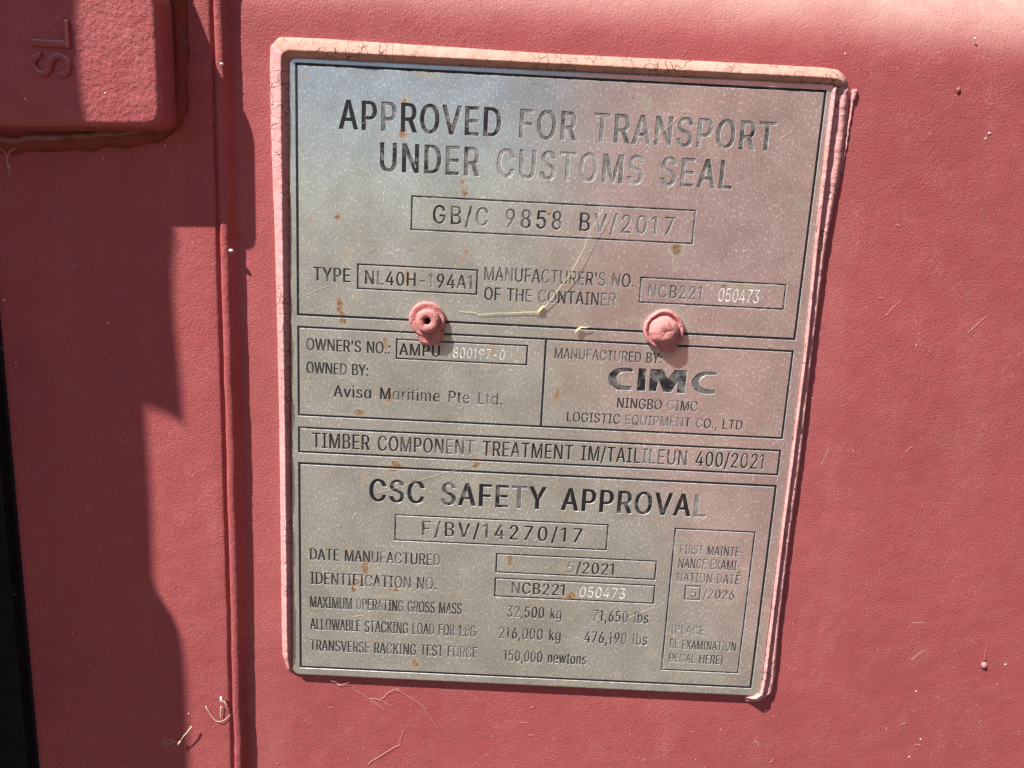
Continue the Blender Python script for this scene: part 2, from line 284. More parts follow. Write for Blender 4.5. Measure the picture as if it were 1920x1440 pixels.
# ---- stainless sheet: dull, scuffed, spotted, rust-stained
STAINS = [(637,574,9,16,1),(643,597,8,14,1),(720,644,5,13,.9),(728,741,7,13,.9),(673,771,9,6,.8),(650,478,9,15,.35),(874,474,6,7,.7),
 (869,486,3,12,.6),(757,500,16,7,.55),(763,520,7,16,.7),(920,657,9,14,.6),(926,682,8,8,.45),(910,688,7,7,.4),(1268,468,11,11,1),(1266,492,6,16,.6),
 (1043,743,6,20,.75),(1046,722,9,8,.4),(1149,822,10,15,.45),(1437,810,9,6,.5),(1068,530,11,17,.55),(1396,541,26,8,.6),(1360,536,6,4,.9),
 (745,873,14,9,1),(735,880,12,8,.8),(685,896,7,10,.5),(681,911,4,8,.4),(896,872,6,10,.8),(888,902,5,17,.45),(908,862,4,3,.9),(920,842,5,10,.7),
 (682,1062,6,19,.9),(652,1032,4,10,.5),(666,1089,9,10,1),(665,1103,6,8,.9),(737,1106,12,6,.75),(717,1118,10,6,.55),(741,1093,5,9,.5),(955,1049,6,14,.85),(952,1040,3,4,1),
 (872,1075,8,8,.4),(1271,842,5,5,1),(1341,860,12,22,.55),(1321,893,8,9,.5),(1070,1117,11,9,.9),(1382,1071,5,6,1),(1052,1068,7,12,.45),
 (1216,1060,12,10,.4),(777,1245,9,9,.8),(833,1145,5,15,.5),(700,1199,7,4,.7),(1055,1276,15,7,.6),(1158,1267,6,12,.45),(1220,1228,7,8,.35),
 (753,249,8,10,1),(757,191,6,7,.8),(872,363,4,10,1),(868,340,5,5,.7),(632,405,6,5,.8),(1211,192,9,12,.4),(1187,183,3,3,1),(1500,382,8,10,.35),
 (845,236,4,8,.8),(1029,398,5,5,.9),(1030,335,4,6,.9),(1258,1262,9,4,.4),(1258,1195,4,4,.8),(800,143,15,4,.5),(668,555,8,6,.5),(1188,598,14,5,.5),(1445,655,8,5,.8),(1120,905,5,22,.35),(560,620,5,4,.4)]
def px2(px): return abs(P(1000 + px, 700)[0] - P(1000, 700)[0])
def steel(name):
    t = NT(name)
    _, wc = t.noise(120.0, 3, .6)
    warp = t.vm('MULTIPLY', t.vm('SUBTRACT', wc, (.5, .5, .5)), (.0060, 0, .0060))
    _, wc2 = t.noise(700.0, 3, .6)
    warp = t.vm('ADD', warp, t.vm('MULTIPLY', t.vm('SUBTRACT', wc2, (.5, .5, .5)), (.0022, 0, .0022)))
    wp = t.vm('ADD', t.pos, warp)
    acc = None
    for x, y, rx, ry, a in STAINS:
        u, v = P(x, y); w = W(u, v)
        d = t.vm('MULTIPLY', t.vm('SUBTRACT', wp, tuple(w)), (1 / px2(rx), 1, 1 / px2(ry)))
        f = t.ramp(t.vm('LENGTH', d), .55, 1.60, min(1.0, a * 1.2), 0)
        acc = f if acc is None else t.math('MAXIMUM', acc, f)
    # scattered small rust freckles
    fr = t.voro(150.0, vec=wp); gate, _ = t.noise(30.0, 3)
    acc = t.math('MAXIMUM', acc, t.math('MULTIPLY', t.ramp(fr, .06, .17, .8, 0), t.ramp(gate, .40, .56)))
    for x, y, r in ((803, 612, 44), (1245, 625, 46)):
        u, v = P(x, y); w = W(u, v)
        d = t.vm('LENGTH', t.vm('MULTIPLY', t.vm('SUBTRACT', wp, tuple(w)), (1 / px2(r), 1, 1 / px2(r * 1.1))))
        acc = t.math('MAXIMUM', acc, t.ramp(d, .80, 1.15, .45, 0))
    # mottled dull skin
    fl, _ = t.noise(1150.0, 3, .65, stretch=(1.35, 1, .68))
    fl2, _ = t.noise(1900.0, 2, .6, stretch=(1.2, 1, .8))
    mt, _ = t.noise(60.0, 4, .6)
    fleck = t.math('ADD', t.ramp(fl, .50, .72), t.ramp(fl2, .62, .78, 0, .6), clamp=True)
    c = t.mix(fleck, STEEL_LO, STEEL_HI)
    c = t.mix(t.ramp(mt, .35, .7, 0, .40), c, (.31, .30, .275))
    gr, _ = t.noise(16.0, 5, .65, stretch=(1, 1, .5))
    c = t.mix(t.ramp(gr, .42, .66, 0, .34), c, (.36, .32, .25))
    dk = t.voro(420.0); dg, _ = t.noise(120.0, 3, .6)
    c = t.mix(t.math('MULTIPLY', t.ramp(dk, .08, .20, 1, 0), t.ramp(dg, .5, .66, 0, .45)), c, (.16, .14, .12))
    lt = t.voro(520.0, vec=t.vm('ADD', t.pos, (.13, .4, .2)), stretch=(1.2, 1, .6)); lg, _ = t.noise(260.0, 2, vec=t.vm('ADD', t.pos, (.6, .2, .2)))
    lf = t.math('MULTIPLY', t.ramp(lt, .08, .19, 1, 0), t.ramp(lg, .50, .64, 0, .5))
    c = t.mix(lf, c, (.82, .80, .76))
    rcol, _ = t.noise(420.0, 3, .6)
    c = t.mix(t.math('MULTIPLY', acc, .92), c, t.mix(t.ramp(rcol, .35, .65), (.19, .10, .036), (.27, .19, .09)))
    core = t.ramp(acc, .72, 1.0)
    cn, _ = t.noise(800.0, 2)
    c = t.mix(t.math('MULTIPLY', core, t.ramp(cn, .45, .62, 0, .8)), c, (.13, .045, .018))
    metal = t.math('MULTIPLY', t.math('SUBTRACT', 1.0, acc, clamp=True), t.ramp(fleck, 0, 1, STEEL_METAL, STEEL_METAL * .75))
    rn, _ = t.noise(200.0, 4, .7)
    rough = t.math('ADD', t.ramp(rn, .3, .7, .13, .24), t.math('MULTIPLY', acc, .4))
    wv, _ = t.noise(14.0, 2, .5)
    h = t.math('ADD', t.math('MULTIPLY', fl, .10), t.math('MULTIPLY', fl2, .05))
    h = t.math('ADD', h, t.math('MULTIPLY', lf, .12))
    nrm = t.bump(h, .6, .0002, t.bump(wv, .35, .0011))
    return t.set(color=c, rough=rough, metal=metal, spec=.5, normal=nrm)
m_steel = steel('scuffed_stainless_steel')
def inked(name):
    t = NT(name)
    at = t.n.new('ShaderNodeAttribute'); at.attribute_name = 'ink'; ink = at.outputs['Fac']
    n1, _ = t.noise(210.0, 3, .6); n2, _ = t.noise(1400.0, 3, .65)
    f = t.math('ADD', ink, t.math('MULTIPLY', t.math('SUBTRACT', n1, .5), 1.25))
    f = t.math('ADD', f, t.math('MULTIPLY', t.math('SUBTRACT', n2, .5), .6))
    f = t.ramp(f, .14, .72, smooth=False)
    g1, _ = t.noise(1600.0, 2, .6)
    bare = t.mix(t.ramp(g1, .35, .65), (.27, .265, .25), (.46, .45, .43))
    c = t.mix(f, bare, (.012, .013, .016))
    r1, _ = t.noise(90.0, 3); r2, _ = t.noise(500.0, 3, .6)
    c = t.mix(t.math('MULTIPLY', t.ramp(r1, .60, .70), t.ramp(r2, .5, .7, 0, .8)), c, (.20, .09, .035))
    return t.set(color=c, rough=t.ramp(f, 0, 1, .5, .42), metal=t.ramp(f, 0, 1, .45, 0.0), spec=.35)
m_ink = inked('worn_black_etching')
t = NT('bright_stamped_metal'); nn, _ = t.noise(900.0, 3)
m_bright = t.set(color=t.mix(t.ramp(nn, .4, .62), (.52, .50, .46), (.88, .87, .84)), rough=.55, metal=.1)
t = NT('bare_metal_edge'); nn, _ = t.noise(700.0, 3)
m_edge = t.set(color=t.mix(t.ramp(nn, .35, .65), (.36, .35, .33), (.60, .59, .56)), rough=.42, metal=.35)
t = NT('black_rubber'); n1, _ = t.noise(300.0, 4); sp = t.voro(260.0, stretch=(1, 1, .7)); pk, _ = t.noise(90.0, 2)
cc = t.mix(t.ramp(n1, .3, .7), (.006, .0065, .008), (.012, .012, .014))
cc = t.mix(t.math('MULTIPLY', t.ramp(sp, .06, .12, 1, 0), t.ramp(pk, .5, .6, 0, .6)), cc, (.20, .20, .20))
m_rubber = t.set(color=cc, rough=.75, spec=.15, normal=t.bump(n1, .5, .0004))
t = NT('dry_straw'); n1, _ = t.noise(600.0, 2)
m_straw = t.set(color=t.mix(n1, (.55, .48, .32), (.72, .66, .50)), rough=.7)
t = NT('yellow_husk'); n1, _ = t.noise(500.0, 2)
m_husk = t.set(color=t.mix(n1, (.62, .52, .16), (.72, .66, .30)), rough=.6)
t = NT('pale_lint'); n1, _ = t.noise(300.0, 2)
m_lint = t.set(color=t.mix(n1, (.55, .36, .32), (.66, .50, .45)), rough=.8)
t = NT('pale_grit'); n1, _ = t.noise(900.0, 2)
m_grit = t.set(color=t.mix(n1, (.6, .52, .48), (.8, .76, .72)), rough=.8)

# ------------------------------------------------------------------ 2-D polygon tools (all in plane coordinates)
def p_area(c): return sum(c[i][0] * c[(i + 1) % len(c)][1] - c[(i + 1) % len(c)][0] * c[i][1] for i in range(len(c))) / 2
def offset(c, dx, dy=None):
    """outline moved outwards (hole outlines, wound the other way, move inwards)"""
    dy = dx if dy is None else dy
    out = []; n = len(c)
    for i in range(n):
        a, b, d = Vector(c[i - 1][:2]), Vector(c[i][:2]), Vector(c[(i + 1) % n][:2])
        e1, e2 = (b - a), (d - b)
        if e1.length < 1e-9 or e2.length < 1e-9: out.append((b.x, b.y)); continue
        n1 = Vector((e1.y, -e1.x)).normalized(); n2 = Vector((e2.y, -e2.x)).normalized()
        m = n1 + n2
        if m.length < .2: m = n1
        else: m = m.normalized(); m = m / max(.45, m.dot(n1))
        out.append((b.x + m.x * dx, b.y + m.y * dy))
    return out
def fill(contours):
    """triangles of the area between nested outlines (odd-even)"""
    V = []; E = []
    for c in contours:
        b = len(V)
        V += [Vector((x * 1000, y * 1000)) for x, y in c]
        E += [(b + i, b + (i + 1) % len(c)) for i in range(len(c))]
    vo, eo, fo, _, eorig, _ = delaunay_2d_cdt(V, E, [], 0, 1e-5)
    wall = {}
    for (a, b), o in zip(eo, eorig):
        if o: wall[(min(a, b), max(a, b))] = len(o) % 2
    et = {}
    for fi, f in enumerate(fo):
        for i in range(len(f)):
            a, b = f[i], f[(i + 1) % len(f)]; et.setdefault((min(a, b), max(a, b)), []).append(fi)
    inside = [None] * len(fo); stack = []
    for e, fs in et.items():
        if len(fs) == 1 and inside[fs[0]] is None:
            inside[fs[0]] = wall.get(e, 0) == 1; stack.append(fs[0])
            while stack:
                k = stack.pop(); f = fo[k]
                for i in range(len(f)):
                    a, b = f[i], f[(i + 1) % len(f)]; key = (min(a, b), max(a, b))
                    for o in et[key]:
                        if inside[o] is None:
                            inside[o] = (not inside[k]) if wall.get(key, 0) else inside[k]; stack.append(o)
    return [(v.x / 1000, v.y / 1000) for v in vo], [f for k, f in enumerate(fo) if inside[k]]

# ------------------------------------------------------------------ the setting behind and in front of the wall
GROUND_Z = -1.45
t = NT('gravel_yard'); a, _ = t.noise(3.0, 5, .6); b, _ = t.noise(40.0, 4, .7)
m_ground = t.set(color=t.mix(t.math('MULTIPLY', t.ramp(a, .3, .7), t.ramp(b, .3, .7, .6, 1)), (.085, .073, .052), (.15, .128, .09)), rough=.95, normal=t.bump(b, .6, .02))
tag(mesh_obj('ground', [(-150, -150, GROUND_Z), (150, -150, GROUND_Z), (150, 150, GROUND_Z), (-150, 150, GROUND_Z)], [(0, 1, 2, 3)], m_ground), kind='structure')

# ------------------------------------------------------------------ container end: flange, panel, hinge block, gasket
NW = 0.0024                 # the door panel lies this far behind the face of the plate
NF = -0.0014                # the flange stands a little in front of it
cont = empty('shipping_container', W(0.1, 0.15, NW), 'faded maroon painted steel container door with a hinge block and black gasket', 'shipping container')
def nz(u, v, k, s=0.0): return noise.noise(Vector((u * k, v * k, s)))
UB = sum(P(x, y, NF)[0] for x, y in ((405, 50), (421, 520), (434, 900), (442, 1350))) / 4      # line of the seam weld
S = px2(1.0)
def grid(us, vs, fn):
    V = []; F = []
    for v in vs:
        for u in us: V.append(W(u if not callable(u) else u(v), v, fn(u, v)))
    nu = len(us)
    for j in range(len(vs) - 1):
        for i in range(nu - 1):
            a = j * nu + i; F.append((a, a + 1, a + nu + 1, a + nu))
    return V, F
def frange(a, b, n): return [a + (b - a) * i / (n - 1) for i in range(n)]
# door panel: flat field that leans back above the plate
vb0 = P(480, 8, NW); vb1 = P(1900, 116, NW)
def sm(x): x = max(0.0, min(1.0, x)); return x * x * (3 - 2 * x)
def panel_n(u, v):
    vb = vb0[1] + (vb1[1] - vb0[1]) * (u - vb0[0]) / (vb1[0] - vb0[0])
    d = vb + .006 - v
    n = NW + .00035 * nz(u, v, 9.0)
    if d > 0:
        tr = .030
        n += (.44 * d * d / (2 * tr) if d < tr else .44 * (d - tr / 2))
    return n
us = frange(UB + 16 * S, P(1920, 300, NW)[0] + .03, 90) + frange(P(1920, 300, NW)[0] + .05, .9, 12)
vs = frange(-.5, vb0[1] - .03, 8) + frange(vb0[1] - .027, vb1[1] + .02, 60) + frange(vb1[1] + .024, .40, 50) + [.5, .7, 1.0, 1.55]
V, F = grid(us, vs, panel_n)
mesh_obj('door_panel', V, F, m_paint, cont, True)
# flange with rounded edge, groove and seam weld
prof = [(-17, 0), (-15, .3), (-13, 1.2), (-11.5, 2.8), (-10.3, 4.8), (-9, 6.2), (-7.8, 6.2), (-6.8, 4.6), (-6, 2.6), (-5.2, .6), (-4.2, -1.0), (-2.5, -2.0), (0, -2.4), (3, -2.3), (6, -1.7), (8.5, -.5),
        (10.5, 1.6), (12.5, 5.0), (14.5, 9.0), (16.5, 13.0), (19, 16.4), (22, 18.4), (25, 19.6)]
def flange_n(u, v): return NF + .0002 * nz(u, v, 14.0)
rows = frange(-.5, -.06, 12) + frange(-.058, .345, 900) + frange(.36, 1.5, 12)
V = []; F = []
ul = P(70, 1440, NF)[0] - .0
ug = P(35, 1060, NF)[0]
nfl = 24
for v in rows:
    wob = (1.5 * nz(0, v, 45.0, 3.3) + .7 * nz(0, v, 140.0, 1.2)) * S
    wob2 = wob + (1.7 * nz(0, v, 60.0, 7.7) + .9 * nz(0, v, 190.0, 2.2)) * S
    e = UB - 17 * S + wob
    for i in range(nfl):
        u = ug + .0035 + (e - ug - .0035) * i / nfl
        V.append(W(u, v, flange_n(u, v)))
    for r, d in prof:
        w = wob if r < -7 else wob2
        dd = d * S * 1.0
        dd += (.55 * nz(r * .25, v * 330, 1.0) + .45 * nz(r * .4, v * 800, 4.0)) * S * (.5 if d > 6 or r < -12 else 1.0)
        V.append(W(UB + r * S + w, v, NF + dd))
nc = nfl + len(prof)
for j in range(len(rows) - 1):
    for i in range(nc - 1):
        a = j * nc + i; F.append((a, a + 1, a + nc + 1, a + nc))
# rolled left edge of the flange
base = len(V)
edge = [(.0035, 0), (.002, .0002), (.0008, .0010), (.0001, .0025), (0, .02)]
for v in rows:
    for du, dn in edge: V.append(W(ug + du, v, NF + dn + (.0002 * nz(ug, v, 14.0) if dn == 0 else 0)))
ne = len(edge)
for j in range(len(rows) - 1):
    for i in range(ne - 1):
        a = base + j * ne + i; F.append((a + 1, a, a + ne, a + ne + 1))
mesh_obj('door_flange', V, F, m_paint, cont, True)
# rubber gasket left of the flange, with two long lips
V = []; F = []
gp = [(-.30, .004), (-.05, .004), (-.026, .0035), (-.024, .0065), (-.021, .0065), (-.019, .0035), (-.006, .003), (-.004, .006), (.002, .008), (.004, .012)]
for v in (-.5, .2, 1.5):
    for du, dn in gp: V.append(W(ug + du, v, NF + dn))
for j in range(2):
    for i in range(len(gp) - 1):
        a = j * len(gp) + i; F.append((a, a + 1, a + len(gp) + 1, a + len(gp)))
mesh_obj('rubber_gasket', V, F, m_rubber, cont)

# hinge block: cast, rounded edges, raised letters
NB = NF - .0155
def round_poly(pts, r, k=6):
    out = []; n = len(pts)
    for i in range(n):
        a, b, c = Vector(pts[i - 1]), Vector(pts[i]), Vector(pts[(i + 1) % n])
        d1 = (a - b).normalized(); d2 = (c - b).normalized()
        rr = min(r, (a - b).length * .45, (c - b).length * .45)
        for j in range(k + 1):
            s = j / k
            p = (b + d1 * rr) * (1 - s) ** 2 + b * 2 * s * (1 - s) + (b + d2 * rr) * s * s
            out.append((p.x, p.y))
    return out
bl = P(-60, 238, NB); br = P(303, 238, NB); ur = P(303, -20, NB)
def back(px, py, n_s, n_c):
    u, v = P(px, py, n_s); h = n_s - n_c
    return (u - SD.x * h, v + SD.z * h)
k1, k2 = back(362, 0, NF, NB + .002), back(410, 132, NF, NB + .002)
slope = (k2[1] - k1[1]) / (k2[0] - k1[0])
kr = (br[0], k2[1] + (br[0] - k2[0]) * slope * .75)
bpoly = [(bl[0] - .02, bl[1] + .001), br, kr, k2, k1, (k1[0] - .03, k1[1] - .05), (bl[0] - .02, k1[1] - .05)]
bpoly = round_poly(bpoly, .006)
if p_area(bpoly) < 0: bpoly.reverse()
def prism(name, poly, n_front, n_back, r, mat, parent, steps=5, smooth=True):
    """rounded-edge slab: rings of the outline from the back to the front"""
    rings = [(0, n_back)]
    for j in range(steps + 1):
        a = math.pi / 2 * j / steps
        rings.append((-r * (1 - math.cos(a)), n_front + r * (1 - math.sin(a))))
    V = []; F = []; n = len(poly)
    for off, nn in rings:
        for u, v in offset(poly, off): V.append(W(u, v, nn))
    for k in range(len(rings) - 1):
        for i in range(n):
            a = k * n + i; b = k * n + (i + 1) % n; F.append((a, b, b + n, a + n))
    F.append(tuple(range((len(rings) - 1) * n, len(rings) * n)))
    o = mesh_obj(name, V, F, mat, parent, smooth); fix_normals(o)
    return o
block = prism('hinge_block', bpoly, NB, NF + .004, .0024, m_cast, cont)
def glyph(ch):
    adv, s = G[ch]
    return adv, [[tuple(map(int, p.split(','))) for p in c.split(' ')] for c in s.split(';')]
# raised S and L, turned a quarter turn
V = []; F = []
for ch, (x0, y0), (x1, y1) in (('S', (62, 143), (132, 103)), ('L', (62, 86), (130, 40))):
    _, cs = glyph(ch)
    xs = [p[0] for c in cs for p in c]; ys = [p[1] for c in cs for p in c]
    a = P(x0, y0, NB); b = P(x1, y1, NB)
    def mp(p): return (a[0] + (b[0] - a[0]) * ((max(ys) - p[1]) / (max(ys) - min(ys))) * -1 + (b[0] - a[0]), a[1] + (b[1] - a[1]) * ((p[0] - min(xs)) / (max(xs) - min(xs))))
    def mp(p): return (b[0] + (a[0] - b[0]) * ((p[1] - min(ys)) / (max(ys) - min(ys))), a[1] + (b[1] - a[1]) * ((p[0] - min(xs)) / (max(xs) - min(xs))))
    for c in cs:
        q = [mp(p) for p in c]
        if p_area(q) < 0: q.reverse()
        q = offset(q, .0004)
        lay = [(q, NB + .0003), (offset(q, -.0002), NB - .0010), (offset(q, -.0006), NB - .0013)]
        for k in range(2):
            b0 = len(V); m_ = len(q)
            V += [W(u, v, lay[k][1]) for u, v in lay[k][0]] + [W(u, v, lay[k + 1][1]) for u, v in lay[k + 1][0]]
            F += [(b0 + i, b0 + (i + 1) % m_, b0 + m_ + (i + 1) % m_, b0 + m_ + i) for i in range(m_)]
        vo, fo = fill([lay[2][0]]); b0 = len(V)
        V += [W(u, v, lay[2][1]) for u, v in vo]; F += [tuple(b0 + i for i in f) for f in fo]
o = mesh_obj('raised_lettering', V, F, m_cast, block); fix_normals(o)
# weld round the foot of the block
def tube(pts, rad, segs=8, closed=False):
    V = []; F = []; n = len(pts)
    prev = None
    for i, p in enumerate(pts):
        d = (Vector(pts[min(i + 1, n - 1)]) - Vector(pts[max(i - 1, 0)]))
        d = d.normalized() if d.length > 1e-9 else Vector((1, 0, 0))
        x = prev if prev is not None else (Vector((0, 1, 0)) if abs(d.y) < .9 else Vector((1, 0, 0)))
        x = x - d * x.dot(d)
        x = x.normalized() if x.length > 1e-6 else d.orthogonal().normalized()
        prev = x; y = d.cross(x)
        r = rad[i] if isinstance(rad, (list, tuple)) else rad
        for s in range(segs):
            a = 2 * math.pi * s / segs
            V.append(Vector(p) + x * math.cos(a) * r + y * math.sin(a) * r)
    for i in range(n - 1):
        for s in range(segs):
            a = i * segs + s; b = i * segs + (s + 1) % segs; F.append((a, b, b + segs, a + segs))
    F.append(tuple(range(segs))); F.append(tuple(range((n - 1) * segs, n * segs)))
    return V, F
def resample(pts, step):
    out = [Vector(pts[0])]
    for a, b in zip(pts, pts[1:]):
        a, b = Vector(a), Vector(b); k = max(1, int((b - a).length / step))
        for j in range(1, k + 1): out.append(a.lerp(b, j / k))
    return out
foot = [P(-160, 270, NF), P(0, 272, NF), P(120, 268, NF), P(255, 257, NF), P(300, 247, NF), P(325, 229, NF), P(335, 200, NF), P(338, 100, NF), P(334, -60, NF)]
path = resample([W(a[0], a[1], NF + .0005) for a in foot], .0009)
path = [p + Vector((.0007 * nz(p.x, p.z, 160, 1), 0, .0007 * nz(p.x, p.z, 160, 5))) for p in path]
V, F = tube(path, [.0034 + .0005 * nz(p.x, p.z, 120, 9) for i, p in enumerate(path)], 12)
o = mesh_obj('weld_bead', V, F, m_weld, cont, True); fix_normals(o)

# unseen post added on the left, shaped to shade the flange and block skylight
H = .115
def cast(px, py, n_s):
    u, v = P(px, py, n_s); h = n_s - (NF - H - .0015)
    return (u - SD.x * h, v + SD.z * h)
edge_pts = [cast(140, -60, NB), cast(146, 0, NB), cast(149, 120, NB), cast(158, 200, NB), cast(170, 250, NB)]
edge2 = [cast(322, 400, NF), cast(325, 447, NF), cast(326, 520, NF), cast(331, 620, NF), cast(339, 700, NF), cast(344, 772, NF), cast(346, 798, NF), cast(336, 790, NF), cast(318, 780, NF), cast(296, 771, NF), cast(274, 766, NF),
         cast(279, 840, NF), cast(286, 960, NF), cast(289, 1085, NF), cast(298, 1115, NF), cast(322, 1152, NF), cast(338, 1185, NF), cast(346, 1225, NF), cast(351, 1300, NF), cast(356, 1440, NF)]
tip = edge_pts + [p for p in edge2 if p[1] > edge_pts[-1][1] + .004]
post = [(tip[0][0] - .5, -1.4)] + [(tip[0][0] - .006, -1.4)] + tip + [(tip[-1][0] + .006, 1.4), (tip[0][0] - .5, 1.4)]
if p_area(post) < 0: post.reverse()
prism('shadow_post', post, NF - H - .0015, NF - H + .0015, .0, m_paint, cont, 1, False)
x0 = min(p[0] for p in post)  # added web carrying the unseen post, also shuts out sky from the left
wv_ = [W(x0 - .01, -1.4, NF - .14), W(x0 + .012, -1.4, NF - .14), W(x0 + .012, 1.4, NF - .14), W(x0 - .01, 1.4, NF - .14),
       W(x0 - .01, -1.4, NF + .02), W(x0 + .012, -1.4, NF + .02), W(x0 + .012, 1.4, NF + .02), W(x0 - .01, 1.4, NF + .02)]
o = mesh_obj('shadow_post_web', wv_, [(0, 1, 2, 3), (4, 7, 6, 5), (0, 4, 5, 1), (1, 5, 6, 2), (2, 6, 7, 3), (3, 7, 4, 0)], m_paint, cont); fix_normals(o)

# lumps and runs in the paint
def blob(name, px, py, n, r, mat, parent, sq=.6, ry=None, label=None, seed=0):
    bm = bmesh.new(); bmesh.ops.create_icosphere(bm, subdivisions=2, radius=1.0)
    u, v = P(px, py, n); V = []
    for q in bm.verts:
        k = 1 + .22 * noise.noise(q.co * 1.7 + Vector((seed, 3, 1)))
        V.append(W(u + q.co.x * r * k, v + q.co.z * (ry or r) * k, n + q.co.y * r * sq * k))
    F = [tuple(w.index for w in f.verts) for f in bm.faces]; bm.free()
    o = mesh_obj(name, V, F, mat, parent, True); fix_normals(o)
    if label: o['label'] = label
    return o
blob('paint_drip', 433.5, 470, NF + .0003, 4.4 * S, m_grit, cont, .8, 3.2 * S, 'pale lump on the seam weld', 1)
blob('paint_drip', 415.5, 120, NF, 3.6 * S, m_grit, cont, .8, 3.0 * S, 'pale lump high on the seam weld', 2)
blob('paint_drip', 415, 136, NF, 2.8 * S, m_grit, cont, .8, 3.2 * S, None, 3)
blob('paint_drip', 1844, 1247, NW, 6.4 * S, m_rivet, cont, .9, 7.8 * S, 'pink lump at the end of a paint run', 4)
blob('paint_drip', 1797, 170, NW, 4.0 * S, m_weld, cont, .7, 5.4 * S, 'dark red lump', 5)
pr = resample([W(*P(1861, 1118, NW), NW + .0006), W(*P(1857, 1160, NW), NW + .0008), W(*P(1851, 1205, NW), NW + .0009), W(*P(1846, 1240, NW), NW + .0010)], .001)
V, F = tube(pr, [.0006 + .0008 * i / len(pr) for i in range(len(pr))], 8)
o = mesh_obj('paint_run', V, F, m_paint, cont, True); fix_normals(o)

# ------------------------------------------------------------------ data plate
plate = empty('data_plate', W(*P(985, 700)), 'rust-spotted stainless steel approval plate sealed onto the maroon door by pink bead', 'data plate')
holes = []          # outlines cut out of the sheet
def engrave(name, contours, inks, parent, mat, wall_out=.00005, wall_in=.00007, depth=.00018, label=None):
    """contours: list of groups, one per glyph, wound outwards; cuts them into the sheet and fills the floor"""
    V = []; F = []; A = []; MI = []
    for grp, ink in zip(contours, inks):
        outer = [offset(c, wall_out) for c in grp]; inner = [offset(c, -wall_in) for c in grp]
        holes.extend(outer)
        for a, b in zip(outer, inner):
            k = len(V); m_ = len(a)
            V += [W(u, v, 0) for u, v in a] + [W(u, v, depth) for u, v in b]
            F += [(k + i, k + m_ + i, k + m_ + (i + 1) % m_, k + (i + 1) % m_) for i in range(m_)]
            A += [0.0] * m_; MI += [1] * m_
        vo, fo = fill(inner); k = len(V)
        V += [W(u, v, depth) for u, v in vo]; F += [tuple(k + i for i in f) for f in fo]
        A += [ink] * len(fo); MI += [0] * len(fo)
    o = mesh_obj(name, V, F, [mat, m_edge], parent, False, ('ink', A))
    o.data.polygons.foreach_set('material_index', MI)
    fix_normals(o)
    if label: o['label'] = label
    return o
def orient(group):
    """outer outlines counter-clockwise in (u, v), counters the other way"""
    big = max(group, key=lambda c: abs(p_area(c)))
    flip = p_area(big) < 0
    return [list(reversed(c)) if flip else c for c in group]
def text(s, tl, bl, br, ink='5', track=28, bold=.018, mat=None, space=255, thin=None, label=None, shear=0.0):
    pen = 0; items = []
    for ch in s:
        if ch == ' ': pen += space + track; continue
        adv, cs = glyph(ch); items.append((pen, cs)); pen += adv + track
    x0 = min(p[0] + o for o, cs in items[:1] for c in cs for p in c)
    x1 = max(p[0] + o for o, cs in items[-1:] for c in cs for p in c)
    a = P(*bl); b = P(*br); vt = P(*tl)[1]; vb = (a[1] + b[1]) / 2
    vt += vb - a[1]
    sy = (vb - vt) / 509.0; sx = (b[0] - a[0]) / (x1 - x0)
    cap = vb - vt
    groups = []
    for o, cs in items:
        g = [[(a[0] + (x + o - x0 + shear * y) * sx, vb - y * sy) for x, y in c] for c in cs]
        g = orient(g)
        dx = (bold + .012) * cap + max(0, (.62 - sx / sy)) * .06 * cap if thin is None else thin
        dy = bold * cap * .35 if thin is None else thin
        groups.append([offset(c, dx, dy) for c in g])
    ink = ink.replace(' ', '')
    lo = .10 if cap > .008 else .30
    inks = [lo + (1 - lo) * (int(ink[i]) if i < len(ink) else int(ink[-1])) / 9.0 for i in range(len(groups))]
    k = min(1.0, cap / .0085)
    return engrave('lettering', groups, inks, plate, mat or m_ink, .00005 * k, .00006 * k, .00008 + .0001 * k, label)
def quad(tl, tr, brr, bll): return [P(*p) for p in (tl, tr, brr, bll)]
def rectify(tl, tr, brr, bll):
    q = quad(tl, tr, brr, bll)
    u0 = (q[0][0] + q[3][0]) / 2; u1 = (q[1][0] + q[2][0]) / 2; v0 = (q[0][1] + q[1][1]) / 2; v1 = (q[2][1] + q[3][1]) / 2
    return u0, v0, u1, v1
def ring(u0, v0, u1, v1, w, ink, cells=None):
    """frame line of width w on a rectangle; cells: the areas it encloses"""
    h = w / 2
    def sub(a, b, n=14): return [a + (b - a) * i / n for i in range(n)]
    def rect(a0, b0, a1, b1):
        return [(x, b0) for x in sub(a0, a1)] + [(a1, y) for y in sub(b0, b1)] + [(x, b1) for x in sub(a1, a0)] + [(a0, y) for y in sub(b1, b0)]
    out = rect(u0 - h, v0 - h, u1 + h, v1 + h)
    ins = [rect(a + h, b + h, c - h, d - h) for a, b, c, d in (cells or [(u0, v0, u1, v1)])]
    if p_area(out) < 0: out.reverse()
    ins = [i if p_area(i) < 0 else list(reversed(i)) for i in ins]
    engrave('border_line', [[out] + ins], [ink], plate, m_ink, .00005, .00007)
big = 5.0 * S; small = 3.6 * S
U0, VT, U1, VBOT = 0.0, 0.0, 0.2, P(566, 1250.4)[1]
UL = sum(P(*p)[0] for p in ((556, 300), (559.5, 700), (565, 1200))) / 3
UR = sum(P(*p)[0] for p in ((1543, 200), (1488, 650), (1410, 1280))) / 3
def vm_(a, b): return (P(*a)[1] + P(*b)[1]) / 2
ring(UL, vm_((556, 119.5), (1545, 171)), UR, vm_((559.5, 591), (1490, 635)), big, .85)
v0 = vm_((559.5, 614), (1487, 658)); v1 = vm_((562, 778.5), (1467, 821.5)); um = (P(1023, 645)[0] + P(1015.3, 795)[0]) / 2
